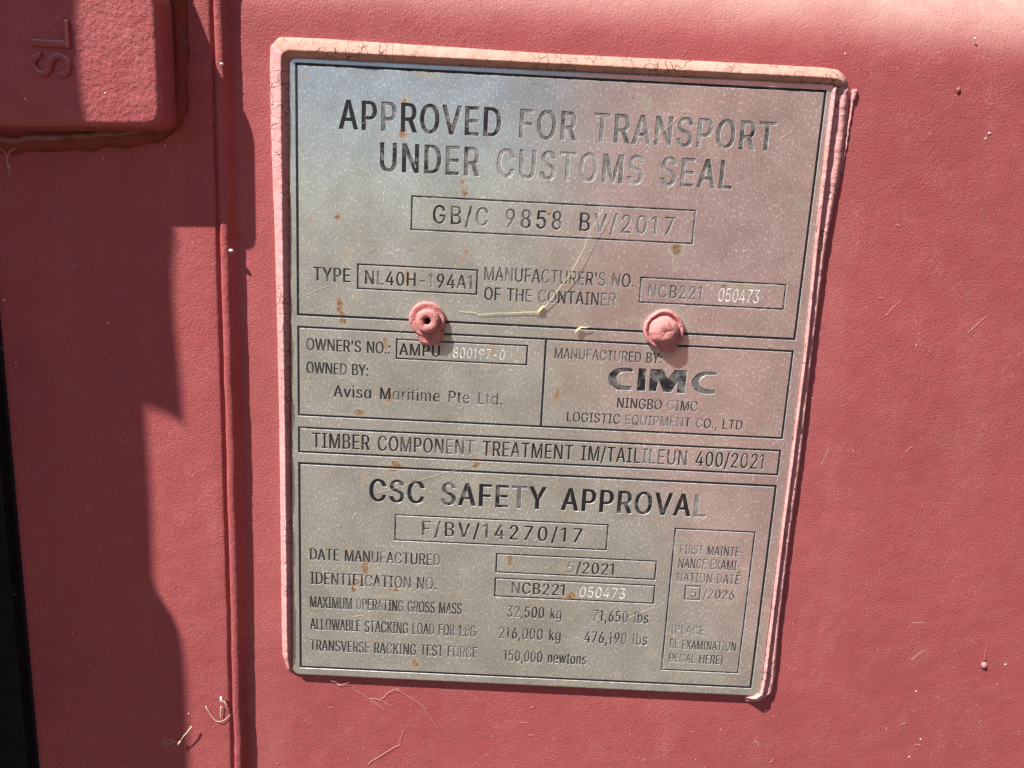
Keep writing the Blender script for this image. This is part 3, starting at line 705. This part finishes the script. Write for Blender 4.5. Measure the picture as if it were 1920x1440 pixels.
ring(UL, v0, UR, v1, big * .9, .85, [(UL, v0, um, v1), (um, v0, UR, v1)])
ring(UL, vm_((560, 800), (1463.5, 847)), UR, vm_((561, 847.5), (1460, 890)), big * .9, .85)
ring(UL, vm_((561.4, 868.5), (1455.5, 912)), UR, vm_((565.8, 1250.4), (1408.6, 1289.4)), big, .9)
for r, ink in (((772, 368.5), (1303.5, 394.5), (1298.5, 456.5), (772, 431), .62), ((671, 494.5), (895, 508), (893.5, 553), (671, 540), .75),
               ((1201, 521.5), (1473, 533), (1469.5, 578.5), (1200, 568), .62), ((744, 636.5), (989, 648.5), (987, 684), (743.5, 672.5), .8),
               ((742, 966), (1140.5, 984), (1136.5, 1032), (740.5, 1012), .72), ((931.5, 1038.5), (1231, 1053), (1227.5, 1087.5), (930.5, 1072), .78),
               ((929, 1084.5), (1228, 1098), (1225, 1131.5), (928, 1118), .78), ((1266, 991.5), (1415, 998), (1384, 1261.5), (1241, 1256), .7), ((1286, 1099), (1313, 1100), (1312, 1125), (1284, 1123.5), .6)) and \
        [(x[:4], x[4]) for x in (((772, 368.5), (1303.5, 394.5), (1298.5, 456.5), (772, 431), .62), ((671, 494.5), (895, 508), (893.5, 553), (671, 540), .75),
               ((1201, 521.5), (1473, 533), (1469.5, 578.5), (1200, 568), .62), ((744, 636.5), (989, 648.5), (987, 684), (743.5, 672.5), .8),
               ((742, 966), (1140.5, 984), (1136.5, 1032), (740.5, 1012), .72), ((931.5, 1038.5), (1231, 1053), (1227.5, 1087.5), (930.5, 1072), .78),
               ((929, 1084.5), (1228, 1098), (1225, 1131.5), (928, 1118), .78), ((1266, 991.5), (1415, 998), (1384, 1261.5), (1241, 1256), .7), ((1286, 1099), (1313, 1100), (1312, 1125), (1284, 1123.5), .6))]:
    ring(*rectify(*r), small, ink)

text('APPROVED FOR TRANSPORT', (652, 188), (637, 242), (1449, 283), '97496556 343 2433334445', 60, .022, space=300)
text('UNDER CUSTOMS SEAL', (716, 269), (714, 323), (1370, 353), '66544 1221131 2345', 70, .022, space=300)
text('GB/C 9858 BV/2017', (848, 386), (812, 419), (1262, 442), '5432 2464 511 1111', 110, .012, space=330)
text('TYPE', (587, 500), (588, 526), (656, 530), '6568', 30)
text('NL40H-194A1', (686, 505.5), (685, 531.5), (884, 544), '53758617644', 45, .014)
text("MANUFACTURER'S NO.", (908, 500.6), (908, 526.4), (1188, 539), '343545333344322 521', 20, .01)
text('OF THE CONTAINER', (908, 538.7), (908, 563), (1154, 574), '69 764 135566531', 20, .012)
text('NCB221', (1214, 533), (1215, 557.5), (1314, 562), '123222', 50, .01)
text('050473', (1346, 538.5), (1345, 564.5), (1421, 568), '9', 10, mat=m_bright, thin=.00003, label='pale stamped serial number', shear=.08)
text("OWNER'S NO.:", (586, 634.4), (575, 656.3), (731, 664.5), '57578667 6665', 12, .016)
text('AMPU', (757, 644.2), (749, 666.4), (824, 669.5), '9889', 45, .02)
text('800197-0', (848, 650), (848, 670), (945, 674.5), '9', 20, mat=m_bright, thin=.00002, label='pale stamped owner number', shear=.08)
text('OWNED BY:', (586, 679), (575, 700), (690, 705.4), '67665 888', 12, .018)
text('Avisa Maritime Pte Ltd.', (633, 722.5), (626, 744.2), (942, 760), '97767 83323456 454 3333', 42, .016, space=300)
text('MANUFACTURED BY:', (1040, 652.5), (1040, 672.3), (1240, 681.5), '443334343445 777', 12, .014)
text('NINGBO CIMC', (1158, 745.8), (1157, 765), (1307, 772), '876764 1264', 22, .014)
text('LOGISTIC EQUIPMENT CO., LTD', (1063, 772.7), (1063, 791), (1391, 806), '87656676 343332224 2788 999', 22, .014)
text('TIMBER COMPONENT TREATMENT IM/TAILILEUN 400/2021', (586, 811), (586, 839.3), (1430, 880.2), '678578 654554333 865577877 989898632344 87757564', 36, .012, space=300)
text('CSC SAFETY APPROVAL', (698, 896), (694, 937.8), (1321, 972), '967 569649 89866782', 62, .030, space=330)
text('F/BV/14270/17', (792, 977.2), (792, 1004.6), (1090, 1018), '4455945878778', 120, .014)
text('DATE MANUFACTURED', (582, 1027.8), (582, 1049.5), (825, 1061.5), '8876 787424356543', 14, .014)
text('IDENTIFICATION NO.', (582, 1072.5), (582, 1095), (818, 1106.4), '98655595345543 433', 14, .014)
text('5/2021', (1064, 1053.4), (1064, 1075), (1150, 1078.5), '249889', 30, .018)
text('NCB221', (960, 1091.4), (959.5, 1112.6), (1057.5, 1117.5), '469869', 40, .018)
text('050473', (1086, 1098.8), (1085, 1118.6), (1170.5, 1122.2), '9', 10, mat=m_bright, thin=.00001, label='pale stamped identification number', shear=.08)
text('MAXIMUM OPERATING GROSS MASS', (582, 1118), (582, 1139.6), (865, 1152.7), '8766554 343534654 44555 6566', 12, .006, space=280)
text('32,500 kg', (952, 1136.2), (951, 1157.5), (1052, 1161.5), '332589 44', 40, .014, space=300)
text('71,650 lbs', (1113, 1144), (1112, 1165.2), (1215, 1169.5), '366754 456', 40, .014, space=300)
text('ALLOWABLE STACKING LOAD FOR 1.8G', (582, 1158.7), (582, 1180.2), (891.5, 1195.3), '766555656 555666555 4544 335 4343', 12, .006, space=280)
text('216,000 kg', (937, 1176), (936, 1197), (1050.5, 1202), '3484545 76', 40, .014, space=300)
text('476,190 lbs', (1097, 1183.8), (1096, 1205.4), (1212.5, 1210.5), '5565444 335', 40, .014, space=300)
text('TRANSVERSE RACKING TEST FORCE', (582, 1198.8), (582, 1219.6), (894, 1234.6), '7766766554 7655566 5555 43334', 12, .006, space=280)
text('150,000 newtons', (945, 1219), (944, 1240), (1098.5, 1246.5), '4444455 6667655', 40, .014, space=300)
text('FIRST MAINTE-', (1277, 1021.8), (1275, 1039), (1394, 1044), '13222 6776654', 14, .006)
text('NANCE EXAMI-', (1274, 1047), (1272, 1065.4), (1389, 1070), '55433 335663', 14, .006)
text('NATION DATE', (1271, 1073.5), (1269, 1091.3), (1386, 1096), '233323 3547', 14, .006)
text('5', (1296, 1104.4), (1295, 1120.4), (1305, 1120.8), '3', 10, .004)
text('/2026', (1320, 1105), (1318.5, 1122.6), (1376, 1125), '33445', 30, .01)
text('(PLACE', (1263, 1172), (1259.5, 1188.6), (1319, 1191), '232222', 20, .004)
text('RE EXAMINATION', (1257, 1199.4), (1256, 1216.4), (1379, 1221.5), '23 34665665456', 14, .006)
text('DECAL HERE)', (1255, 1225), (1254, 1241.8), (1354, 1246.2), '43233 88885', 16, .01)
# maker's wide block letters
def lp(pts): return [P(1120 + x / 6.4, 670 + y / 6.4) for x, y in pts]
logo = [[(430,140),(385,129),(340,125),(260,130),(225,140),(195,155),(168,176),(145,200),(135,230),(132,260),(136,290),(145,320),(165,346),(190,365),(220,382),(250,392),(330,398),(412,398),(418,345),(350,345),(290,335),(250,310),(238,290),(235,270),(240,235),(252,212),(270,195),(292,185),(320,178),(380,172),(428,180)],
        [(500,130),(590,138),(575,408),(470,403)],
        [(640,140),(785,145),(855,255),(930,152),(1080,158),(1052,435),(955,430),(968,300),(885,425),(795,420),(738,275),(705,415),(618,412)],
        [(1435,185),(1395,176),(1350,172),(1265,178),(1228,190),(1195,205),(1165,228),(1145,255),(1134,282),(1130,310),(1134,340),(1145,365),(1165,390),(1190,410),(1225,427),(1260,438),(1340,445),(1410,445),(1420,395),(1350,393),(1285,380),(1260,368),(1240,350),(1226,328),(1222,305),(1226,282),(1235,265),(1252,246),(1275,230),(1300,221),(1330,215),(1385,215),(1430,225)]]
engrave('logo', [orient([lp(c)]) for c in logo], [.6, .68, .62, .5], plate, m_ink, label='wide bold maker letters')

# the sheet itself, with every engraved outline cut out of its face
po = round_poly([P(541, 107), P(1572, 158), P(1425, 1306), P(548.5, 1264.5)], .0035, 6)
if p_area(po) < 0: po.reverse()
ringo = [(offset(po, 0), .0012), (offset(po, 0), .0004), (offset(po, -.0002), .00014), (offset(po, -.0006), 0.0)]
V = []; F = []; n = len(po)
for pts, nn in ringo: V += [W(u, v, nn) for u, v in pts]
for k in range(3):
    for i in range(n):
        a = k * n + i; b = k * n + (i + 1) % n; F.append((a, b, b + n, a + n))
vo, fo = fill([ringo[-1][0]] + holes); k = len(V)
V += [W(u, v, 0) for u, v in vo]; F += [tuple(k + i for i in f) for f in fo]
o = mesh_obj('steel_sheet', V, F, m_steel, plate); fix_normals(o)

# sealant beads on three sides
def bead(path, prof, n0, hscale, mat, seed, label, endtaper=(0, 0), step=.0006, rag=1.0):
    """path: list of (outer px, outer py, inner px, inner py)"""
    A = [Vector(P(a, b, NW)) for a, b, c, d in path]; B = [Vector(P(c, d, 0)) for a, b, c, d in path]
    ln = [0]
    for i in range(1, len(A)): ln.append(ln[-1] + ((A[i] - A[i - 1]).length + (B[i] - B[i - 1]).length) / 2)
    N = int(ln[-1] / step); V = []; F = []
    for k in range(N + 1):
        d = ln[-1] * k / N
        i = max(j for j in range(len(ln) - 1) if ln[j] <= d + 1e-9); f = (d - ln[i]) / (ln[i + 1] - ln[i])
        f2 = f
        a = A[i].lerp(A[i + 1], f2); b = B[i].lerp(B[i + 1], f2)
        tp = 1.0
        if endtaper[0]: tp = min(tp, math.sqrt(min(1, d / endtaper[0] + .02)))
        if endtaper[1]: tp = min(tp, math.sqrt(min(1, (ln[-1] - d) / endtaper[1] + .02)))
        mid = (a + b) / 2
        for s, h in prof:
            q = a.lerp(b, s)
            q = mid + (q - mid) * (.55 + .45 * tp)
            w1 = noise.noise(Vector((d * 120, seed, s))) ; w2 = noise.noise(Vector((d * 900, s * 4, seed + 5)))
            w3 = noise.noise(Vector((d * 2600, s * 9, seed + 8)))
            edge_ = 1.0 if s in (0, 1) else .6
            q = q + (b - a).normalized() * ((w1 * .9 + w2 * .7) * S * edge_ * rag)
            hh = h * hscale * tp * (1 + .12 * w1 * rag) + (w2 * .00016 + w3 * .00008 + .00022 * noise.noise(Vector((d * 330, s * 2.2, seed + 2)))) * (1 if h > .05 else 0) * rag
            V.append(W(q.x, q.y, n0 - hh))
    m_ = len(prof)
    for k in range(N):
        for i in range(m_ - 1):
            a = k * m_ + i; F.append((a, a + 1, a + m_ + 1, a + m_))
    for e in (0, N): F.append(tuple(e * m_ + i for i in range(m_)))
    o = mesh_obj('sealant_bead', V, F, mat, plate, True); fix_normals(o)
    o['label'] = label
    return o
PR = [(0, -.05), (.012, .16), (.03, .30), (.07, .42), (.16, .54), (.28, .67), (.40, .79), (.52, .90), (.60, .96), (.66, 1.0), (.70, .99), (.73, .92), (.76, .80), (.80, .66), (.86, .54), (.93, .44), (1.0, .30)]
bead([(516, 74, 550, 107), (508, 88, 542, 113), (507, 120, 541, 130), (509, 250, 541.5, 260), (516, 430, 541.5, 436), (521, 620, 542, 625), (525, 800, 543.5, 804), (528, 1050, 546, 1054), (529.5, 1180, 547, 1184), (531, 1228, 548, 1232), (537, 1256, 549.5, 1262)],
     PR, NW, .0044, m_seal_v, 11, 'pale pink bead down the long edge', (.002, .010))
bead([(505, 98, 534, 122), (512, 80, 543, 112), (526, 69.5, 552, 109.5), (600, 72.5, 604, 111.5), (1040, 101.5, 1040, 131), (1300, 114, 1300, 145), (1540, 127, 1540, 157), (1568, 131, 1563, 159), (1586, 146, 1574, 163), (1594, 166, 1580, 174)],
     PR, NW, .0044, m_seal_h, 23, 'peach dusty bead across the top', (.005, .006))
PRR = [(0, 0.06), (0.08, 0.26), (0.16, 0.44), (0.24, 0.55), (0.32, 0.6), (0.4, 0.57), (0.48, 0.48), (0.56, 0.38), (0.64, 0.34), (0.71, 0.4), (0.76, 0.58), (0.8, 0.82), (0.84, 0.97), (0.88, 1.0), (0.93, 0.94), (0.97, 0.72), (1, 0.4)]
bead([(1594, 160, 1560, 158), (1580, 300, 1543, 300), (1549, 460, 1525.5, 470), (1524, 650, 1508, 655), (1500, 870, 1480, 875), (1484, 985, 1465, 989), (1462, 1160, 1444, 1165), (1454, 1262, 1430, 1272), (1447, 1296, 1424, 1300), (1425, 1312, 1412, 1306), (1398, 1319, 1396, 1306)],
     PRR, NW, .0040, m_seal_v, 37, 'narrow double ridged bead on the slanting edge', (.002, .006))
# thin run of sealant beside the upper corner
rp = [W(*P(x, y, NW), NW - .0003) for x, y in ((1602, 168), (1600, 180), (1596, 200), (1591, 235), (1586, 270), (1581, 300), (1577, 325))]
rp = resample(rp, .0008); rp = [p + Vector((.0004 * nz(p.x, p.z, 500, 2), 0, 0)) for p in rp]
V, F = tube(rp, [max(.0002, (.0010 if i < 4 else .00065) * (1 - i / len(rp) * .75) * (1 + .35 * nz(p.x, p.z, 700, 4))) for i, p in enumerate(rp)], 8)
o = mesh_obj('sealant_run', V, F, m_seal_v, plate, True); fix_normals(o)

# two painted rivets
def lathe(cu, cv, prof, mat, name, parent, seed, seg=48, warp=.06, cap=True, skew=(0, 0)):
    V = []; F = []
    for j, (r, h) in enumerate(prof):
        for i in range(seg):
            a = 2 * math.pi * i / seg
            k = 1 + warp * noise.noise(Vector((math.cos(a) * 1.4, math.sin(a) * 1.4, seed + h * 300))) + warp * .5 * noise.noise(Vector((math.cos(a) * 5, math.sin(a) * 5, seed + 7))) + warp * .35 * noise.noise(Vector((math.cos(a) * 14, math.sin(a) * 14, seed + r * 900)))
            hh = h * (1 + .5 * warp * noise.noise(Vector((math.cos(a) * 2 + r * 600, math.sin(a) * 2, seed + 3))))
            V.append(W(cu + math.cos(a) * r * k + skew[0] * h, cv + math.sin(a) * r * k + skew[1] * h, -hh))
    m_ = len(prof)
    for j in range(m_ - 1):
        for i in range(seg):
            a = j * seg + i; b = j * seg + (i + 1) % seg; F.append((a, b, b + seg, a + seg))
    if cap: F.append(tuple((m_ - 1) * seg + i for i in range(seg)))
    o = mesh_obj(name, V, F, mat, parent, True); fix_normals(o)
    return o
t = NT('dark_hole'); m_hole = t.set(color=(.006, .004, .004), rough=.9)
def s_(x): return x * S
# hollow rivet
c1 = P(803, 599)
r1 = lathe(c1[0] + s_(-1), c1[1] + s_(0), [(s_(31), -.0001), (s_(32.5), .0006), (s_(33), .0014), (s_(31.5), .0020), (s_(28), .0021), (s_(24), .0017), (s_(19), .0016), (s_(10), .0016)], m_rivet, 'rivet', plate, 2.0, warp=.07)
r1['label'] = 'hollow rivet with a dark round hole'
lathe(c1[0], c1[1] + s_(1), [(s_(22), .0014), (s_(22.5), .0026), (s_(22), .0034), (s_(20.5), .0041), (s_(17), .0045), (s_(12), .0046), (s_(8), .0043), (s_(6.6), .0038), (s_(6.0), .0030), (s_(5.8), .0017)], m_rivet, 'rivet_head', r1, 4.0, warp=.08, cap=False)
lathe(c1[0], c1[1] + s_(1), [(s_(6.4), .0019), (s_(3), .0019), (s_(.5), .0019)], m_hole, 'rivet_hole', r1, 4.0, warp=.0)
c1b = P(806, 622)
lathe(c1b[0], c1b[1], [(s_(25), -.0001), (s_(25.5), .0008), (s_(24), .0015), (s_(19), .0017), (s_(8), .0018), (s_(1), .0018)], m_rivet, 'sealant_lobe', r1, 9.0, warp=.12)
# solid rivet
c2 = P(1244, 617)
r2 = lathe(c2[0], c2[1], [(s_(35), -.0001), (s_(37), .0006), (s_(37.5), .0013), (s_(36), .0021), (s_(33.5), .0024), (s_(31), .0020), (s_(28.5), .0013), (s_(20), .0012)], m_rivet, 'rivet', plate, 12.0, warp=.06)
r2['label'] = 'solid domed rivet with cracked paint'
lathe(c2[0] + s_(0), c2[1] + s_(3), [(s_(28.5), .0008), (s_(28), .0020), (s_(25.5), .0032), (s_(22), .0041), (s_(17), .0049), (s_(11), .0053), (s_(5), .0051), (s_(1), .0048)], m_rivet, 'rivet_head', r2, 15.0, warp=.10)
c2b = P(1252, 643)
lathe(c2b[0], c2b[1], [(s_(17), -.0001), (s_(17.5), .0010), (s_(16), .0021), (s_(11), .0028), (s_(5), .0030), (s_(1), .0030)], m_rivet, 'sealant_lobe', r2, 19.0, warp=.16)
# ------------------------------------------------------------------ bits of dry grass, husks, silk and lint
def strand(pts, n_off, r0, r1=None, wob=.0, k=0):
    q = [W(*P(x, y, n_off), n_off - lift) for x, y, lift in pts]
    q = resample(q, .0012)
    q = [p + Vector((wob * nz(p.x, p.z, 420, 1 + k), 0, wob * nz(p.x, p.z, 420, 9 + k))) for p in q]
    n_ = len(q)
    return tube(q, [r0 + ((r1 if r1 is not None else r0) - r0) * i / max(1, n_ - 1) for i in range(n_)], 6)
def husk(px0, py0, px1, py1, n_off, lift, r):
    a = W(*P(px0, py0, n_off), n_off - lift); b = W(*P(px1, py1, n_off), n_off - lift)
    pts = [a.lerp(b, i / 9) for i in range(10)]
    return tube(pts, [r * max(.06, math.sin(math.pi * (.04 + .92 * i / 9)) ** .8) for i in range(10)], 8)
def thing_mesh(name, parts, mats, label, cat, at, group=None):
    root = empty(name, W(*P(*at[:2], at[2]), at[2]), label, cat, group)
    for (nm, (V, F)), m in zip(parts, mats):
        o = mesh_obj(nm, V, F, m, root, True); fix_normals(o)
    return root
thing_mesh('grass_seed', [('stalk', strand([(1130, 392, .002), (1106, 434, .0018), (1094, 466, .0016), (1068, 515, .0016), (1044, 546, .0012), (1022, 575, .0008), (1017, 582, .0006)], 0, .00006, .00012)),
    ('husk', husk(1021, 573, 1008, 587, 0, .0007, .00062)),
    ('root_hair', strand([(1010, 585, .0007), (985, 585, .0006), (960, 587, .0005), (930, 587, .0006), (895, 590, .0004), (892, 586, .0004), (862, 584, .0002)], 0, .00013, .00006, .0002))],
    (m_straw, m_husk, m_straw), 'long pale grass seed lying bent across the steel plate', 'grass seed', (1015, 583, 0))
thing_mesh('grass_seed', [('husk', husk(1091, 612, 1078, 623, 0, .0010, .00062)), ('stalk', strand([(1090, 613, .0012), (1098, 614, .0011), (1108, 611, .0010)], 0, .00020, .00010))],
    (m_husk, m_straw), 'small yellow seed husk between the two rivets', 'grass seed', (1083, 618, 0))
thing_mesh('straw_wisp', [('stalk', strand([(363, 1356, .0022), (355, 1367, .0024), (349, 1373, .0024), (344, 1381, .0022), (340, 1387, .0018)], NF, .0003, .00014)),
    ('seed_head', husk(343, 1383, 336, 1392, NF, .0018, .00055)),
    ('curl', strand([(336, 1388, .0014), (329, 1387, .0014), (324, 1383, .0014), (315, 1383, .0014), (310, 1387, .0014), (313, 1391, .0014), (321, 1391, .0014), (328, 1385, .0014)], NF, .00008))],
    (m_straw, m_straw, m_straw), 'curled straw wisp half in the shadow low on the flange', 'straw', (350, 1372, NF))
thing_mesh('straw_wisp', [('tuft', strand([(417, 1303, .0015), (417, 1309, .0016), (423, 1312, .0014), (427, 1318, .0012), (426, 1326, .0006)], NF, .00055, .00025)),
    ('stalk', strand([(416, 1322, .0008), (415, 1332, .0008), (415, 1346, .0006)], NF, .0002)),
    ('strand', strand([(386, 1324, .0003), (392, 1333, .0004), (401, 1345, .0006), (407, 1350, .0008), (415, 1351, .0008), (424, 1347, .0006), (432, 1339, .0004)], NF, .00016, .00010, .0002))],
    (m_grit, m_straw, m_straw), 'pale looped straw wisp caught beside the seam weld', 'straw', (415, 1330, NF))
V, F = [], []
def add(vf):
    b = len(V); V.extend(vf[0]); F.extend(tuple(b + i for i in f) for f in vf[1])
# silk under the plate
for pts in ([(618, 1272, .001), (640, 1283, .0006), (655, 1277, .001)], [(655, 1278, .001), (668, 1293, .0004), (690, 1308, .0002), (708, 1320, .0002), (722, 1332, .0002)], [(690, 1308, .0002), (712, 1312, .0003), (738, 1325, .0002)],
            [(740, 1288, .001), (760, 1302, .0003), (782, 1315, .0002), (795, 1326, .0002), (810, 1350, .0002), (824, 1368, .0002)], [(640, 1283, .0006), (633, 1282, .0008)], [(715, 1310, .0003), (730, 1296, .0004), (748, 1288, .0010)],
            [(690, 1432, .0002), (715, 1415, .0003), (748, 1395, .0003), (757, 1367, .0002)], [(757, 1357, .0003), (770, 1363, .0003)]):
    add(strand(pts, NW, .00007, .00005, .0005, len(V)))
tag(mesh_obj('spider_silk', V, F, m_lint, None, True), 'torn pale spider silk hanging below the lower plate edge', 'spider silk')
V, F = [], []
for pts in ([(0, 276, .001), (10, 281, .0012), (17, 292, .0010), (14, 303, .0006), (18, 318, .0003), (16, 331, .0002)], [(17, 292, .0010), (24, 284, .0014), (36, 277, .0010)], [(14, 303, .0006), (23, 320, .0002)]):
    add(strand(pts, NF - .002, .00014, .00006, .0004, len(V)))
tag(mesh_obj('spider_silk', V, F, m_lint, None, True), 'short dim silk thread hanging below the hinge block', 'spider silk')
V, F = [], []
rnd = random.Random(5)
def lint(x, y, n_off, ln, r):
    a = rnd.uniform(0, 6.28); b = a + rnd.uniform(-.7, .7)
    p1 = (x + math.cos(a) * ln, y + math.sin(a) * ln); p2 = (p1[0] + math.cos(b) * ln, p1[1] + math.sin(b) * ln)
    add(strand([(x, y, .0002), (*p1, .0003), (*p2, .0002)], n_off, r, r * .6, .0003, rnd.randint(0, 99)))
for _ in range(60):
    x = rnd.uniform(450, 1915); y = rnd.uniform(1290, 1438) if rnd.random() < .5 else rnd.uniform(20, 1430)
    if 495 < x < 1610 and 60 < y < 1320 and x < 1610 - (y - 140) * .13 + 20: continue
    lint(x, y, NW, rnd.uniform(1.5, 6.5), rnd.uniform(.00003, .00007))
for _ in range(30):
    lint(rnd.uniform(20, 395), rnd.uniform(300, 1430), NF, rnd.uniform(1.5, 5.5), rnd.uniform(.00002, .00005))
for _ in range(50):
    x = rnd.uniform(565, 1480); y = rnd.uniform(140, 1240)
    if x > 1530 - (y - 150) * .12: continue
    lint(x, y, 0, rnd.uniform(2, 10), rnd.uniform(.00003, .00006))
for a_, b_, n_off in (((1660, 592), (1690, 562), NW), ((1540, 870), (1556, 838), NW), ((1815, 624), (1850, 592), NW), ((1697, 848), (1712, 836), NW), ((1704, 1168), (1745, 1167), NW), ((1708, 1237), (1734, 1218), NW),
                      ((1060, 215), (1083, 195), 0), ((1019, 213), (1036, 202), 0), ((1000, 227), (1006, 223), 0), ((1068, 378), (1078, 372), 0), ((1462, 262), (1490, 244), 0), ((1195, 290), (1300, 195), 0), ((708, 925), (905, 866), 0),
                      ((1175, 1160), (1228, 1138), 0), ((633, 713), (652, 708), 0), ((655, 1158), (688, 1153), 0), ((570, 555), (620, 535), 0), ((740, 636), (764, 606), 0)):
    add(strand([(*a_, .0001), ((a_[0] + b_[0]) / 2, (a_[1] + b_[1]) / 2 - 1, .00018), (*b_, .0001)], n_off, .00005, .00003, .0001))
tag(mesh_obj('lint', V, F, m_lint, None, True), 'scattered fine pale lint and fibres stuck to paint and plate', 'lint', kind='stuff')
V, F = [], []
def grain(x, y, n_off, r):
    bm = bmesh.new(); bmesh.ops.create_icosphere(bm, subdivisions=1, radius=1.0)
    u, v = P(x, y, n_off); sd = rnd.random() * 50; b = len(V)
    for q in bm.verts:
        k = 1 + .35 * noise.noise(q.co * 1.5 + Vector((sd, 0, 0)))
        V.append(W(u + q.co.x * r * k, v + q.co.z * r * k, n_off + q.co.y * r * .7))
    F.extend(tuple(b + w.index for w in f.verts) for f in bm.faces); bm.free()
for x, y, n_off, r in ((203, 605, NF, 2.4), (198, 175, NB, 2.0), (47, 185, NB, 2.2), (310, 272, NF, 2.0), (194, 297, NF, 1.5), (8, 563, NF, 3), (30, 680, NF, 2.2), (423, 712, NF, 2.4), (165, 955, NF, 1.6), (136, 1187, NF, 1.6), (141, 499, NF, 1.5),
                       (1717, 1296, NW, 2.4), (1726, 1386, NW, 2), (1705, 1419, NW, 2.2), (1828, 72, NW, 2.6), (1585, 101, NW, 2), (1885, 1246, NW, 2.4), (1855, 250, NW, 3), (1848, 260, NW, 2.2), (354, 1338, NF, 2.6), (255, 1110, NF, 1.4), (167, 1245, NF, 1.4)):
    grain(x, y, n_off, r * S * .8)
for _ in range(18): grain(rnd.uniform(1480, 1915), rnd.uniform(20, 1435), NW, rnd.uniform(.6, 1.3) * S)
for _ in range(60): grain(rnd.uniform(90, 400), rnd.uniform(300, 1435), NF, rnd.uniform(.5, .9) * S)
for _ in range(26): grain(rnd.uniform(480, 1480), rnd.uniform(1325, 1435), NW, rnd.uniform(.5, .9) * S)
tag(mesh_obj('grit', V, F, m_grit, None, True), 'scattered pale grains of grit stuck to the maroon paint', 'grit', kind='stuff')

# ------------------------------------------------------------------ unseen red container added to tint the plate's reflection pink
OX, OY0, OY1, OZ0, OZ1 = 0.75, -1.25, -9.5, -.92, 1.70
opp = empty('shipping_container', (OX + 1.2, (OY0 + OY1) / 2, GROUND_Z), 'added red container raised on blocks out of view, for pink reflection in the plate', 'shipping container')
m_opp = paint('sun_bleached_red_paint', OPP_COL, (.85, .36, .20), peel=60, peel_amt=3, chalk=.3)  # orange patches added for the blotches mirrored in the plate
V = []; cy = [OY0]
while cy[-1] > OY1: cy.append(cy[-1] - .07)
for i, y in enumerate(cy):
    x = OX + (.036 if (i // 2) % 2 else 0)
    V += [(x, y, OZ0), (x, y, OZ1)]
mesh_obj('side_wall', V, [(2 * i, 2 * i + 2, 2 * i + 3, 2 * i + 1) for i in range(len(cy) - 1)], m_opp, opp)
def box(name, a, b, mat, parent):
    (x0_, y0_, z0_), (x1_, y1_, z1_) = a, b
    V = [(x, y, z) for z in (z0_, z1_) for y in (y0_, y1_) for x in (x0_, x1_)]
    o = mesh_obj(name, V, [(0, 2, 3, 1), (4, 5, 7, 6), (0, 1, 5, 4), (2, 6, 7, 3), (0, 4, 6, 2), (1, 3, 7, 5)], mat, parent); fix_normals(o); return o
box('roof', (OX - .03, OY1, OZ1 - .005), (OX + 2.4, OY0 + .03, OZ1 + .10), m_opp, opp)
box('bottom_rail', (OX - .03, OY1, OZ0 - .12), (OX + 2.4, OY0 + .03, OZ0 + .005), m_opp, opp)
box('end_wall', (OX + .045, OY0 - .05, OZ0 + .004), (OX + 2.39, OY0 + .01, OZ1 - .004), m_opp, opp)
for y in (-1.6, -5.2, -9.0):
    box('support_block', (OX + .2, y - .2, GROUND_Z), (OX + 2.2, y + .2, OZ0 - .121), m_rubber, opp)
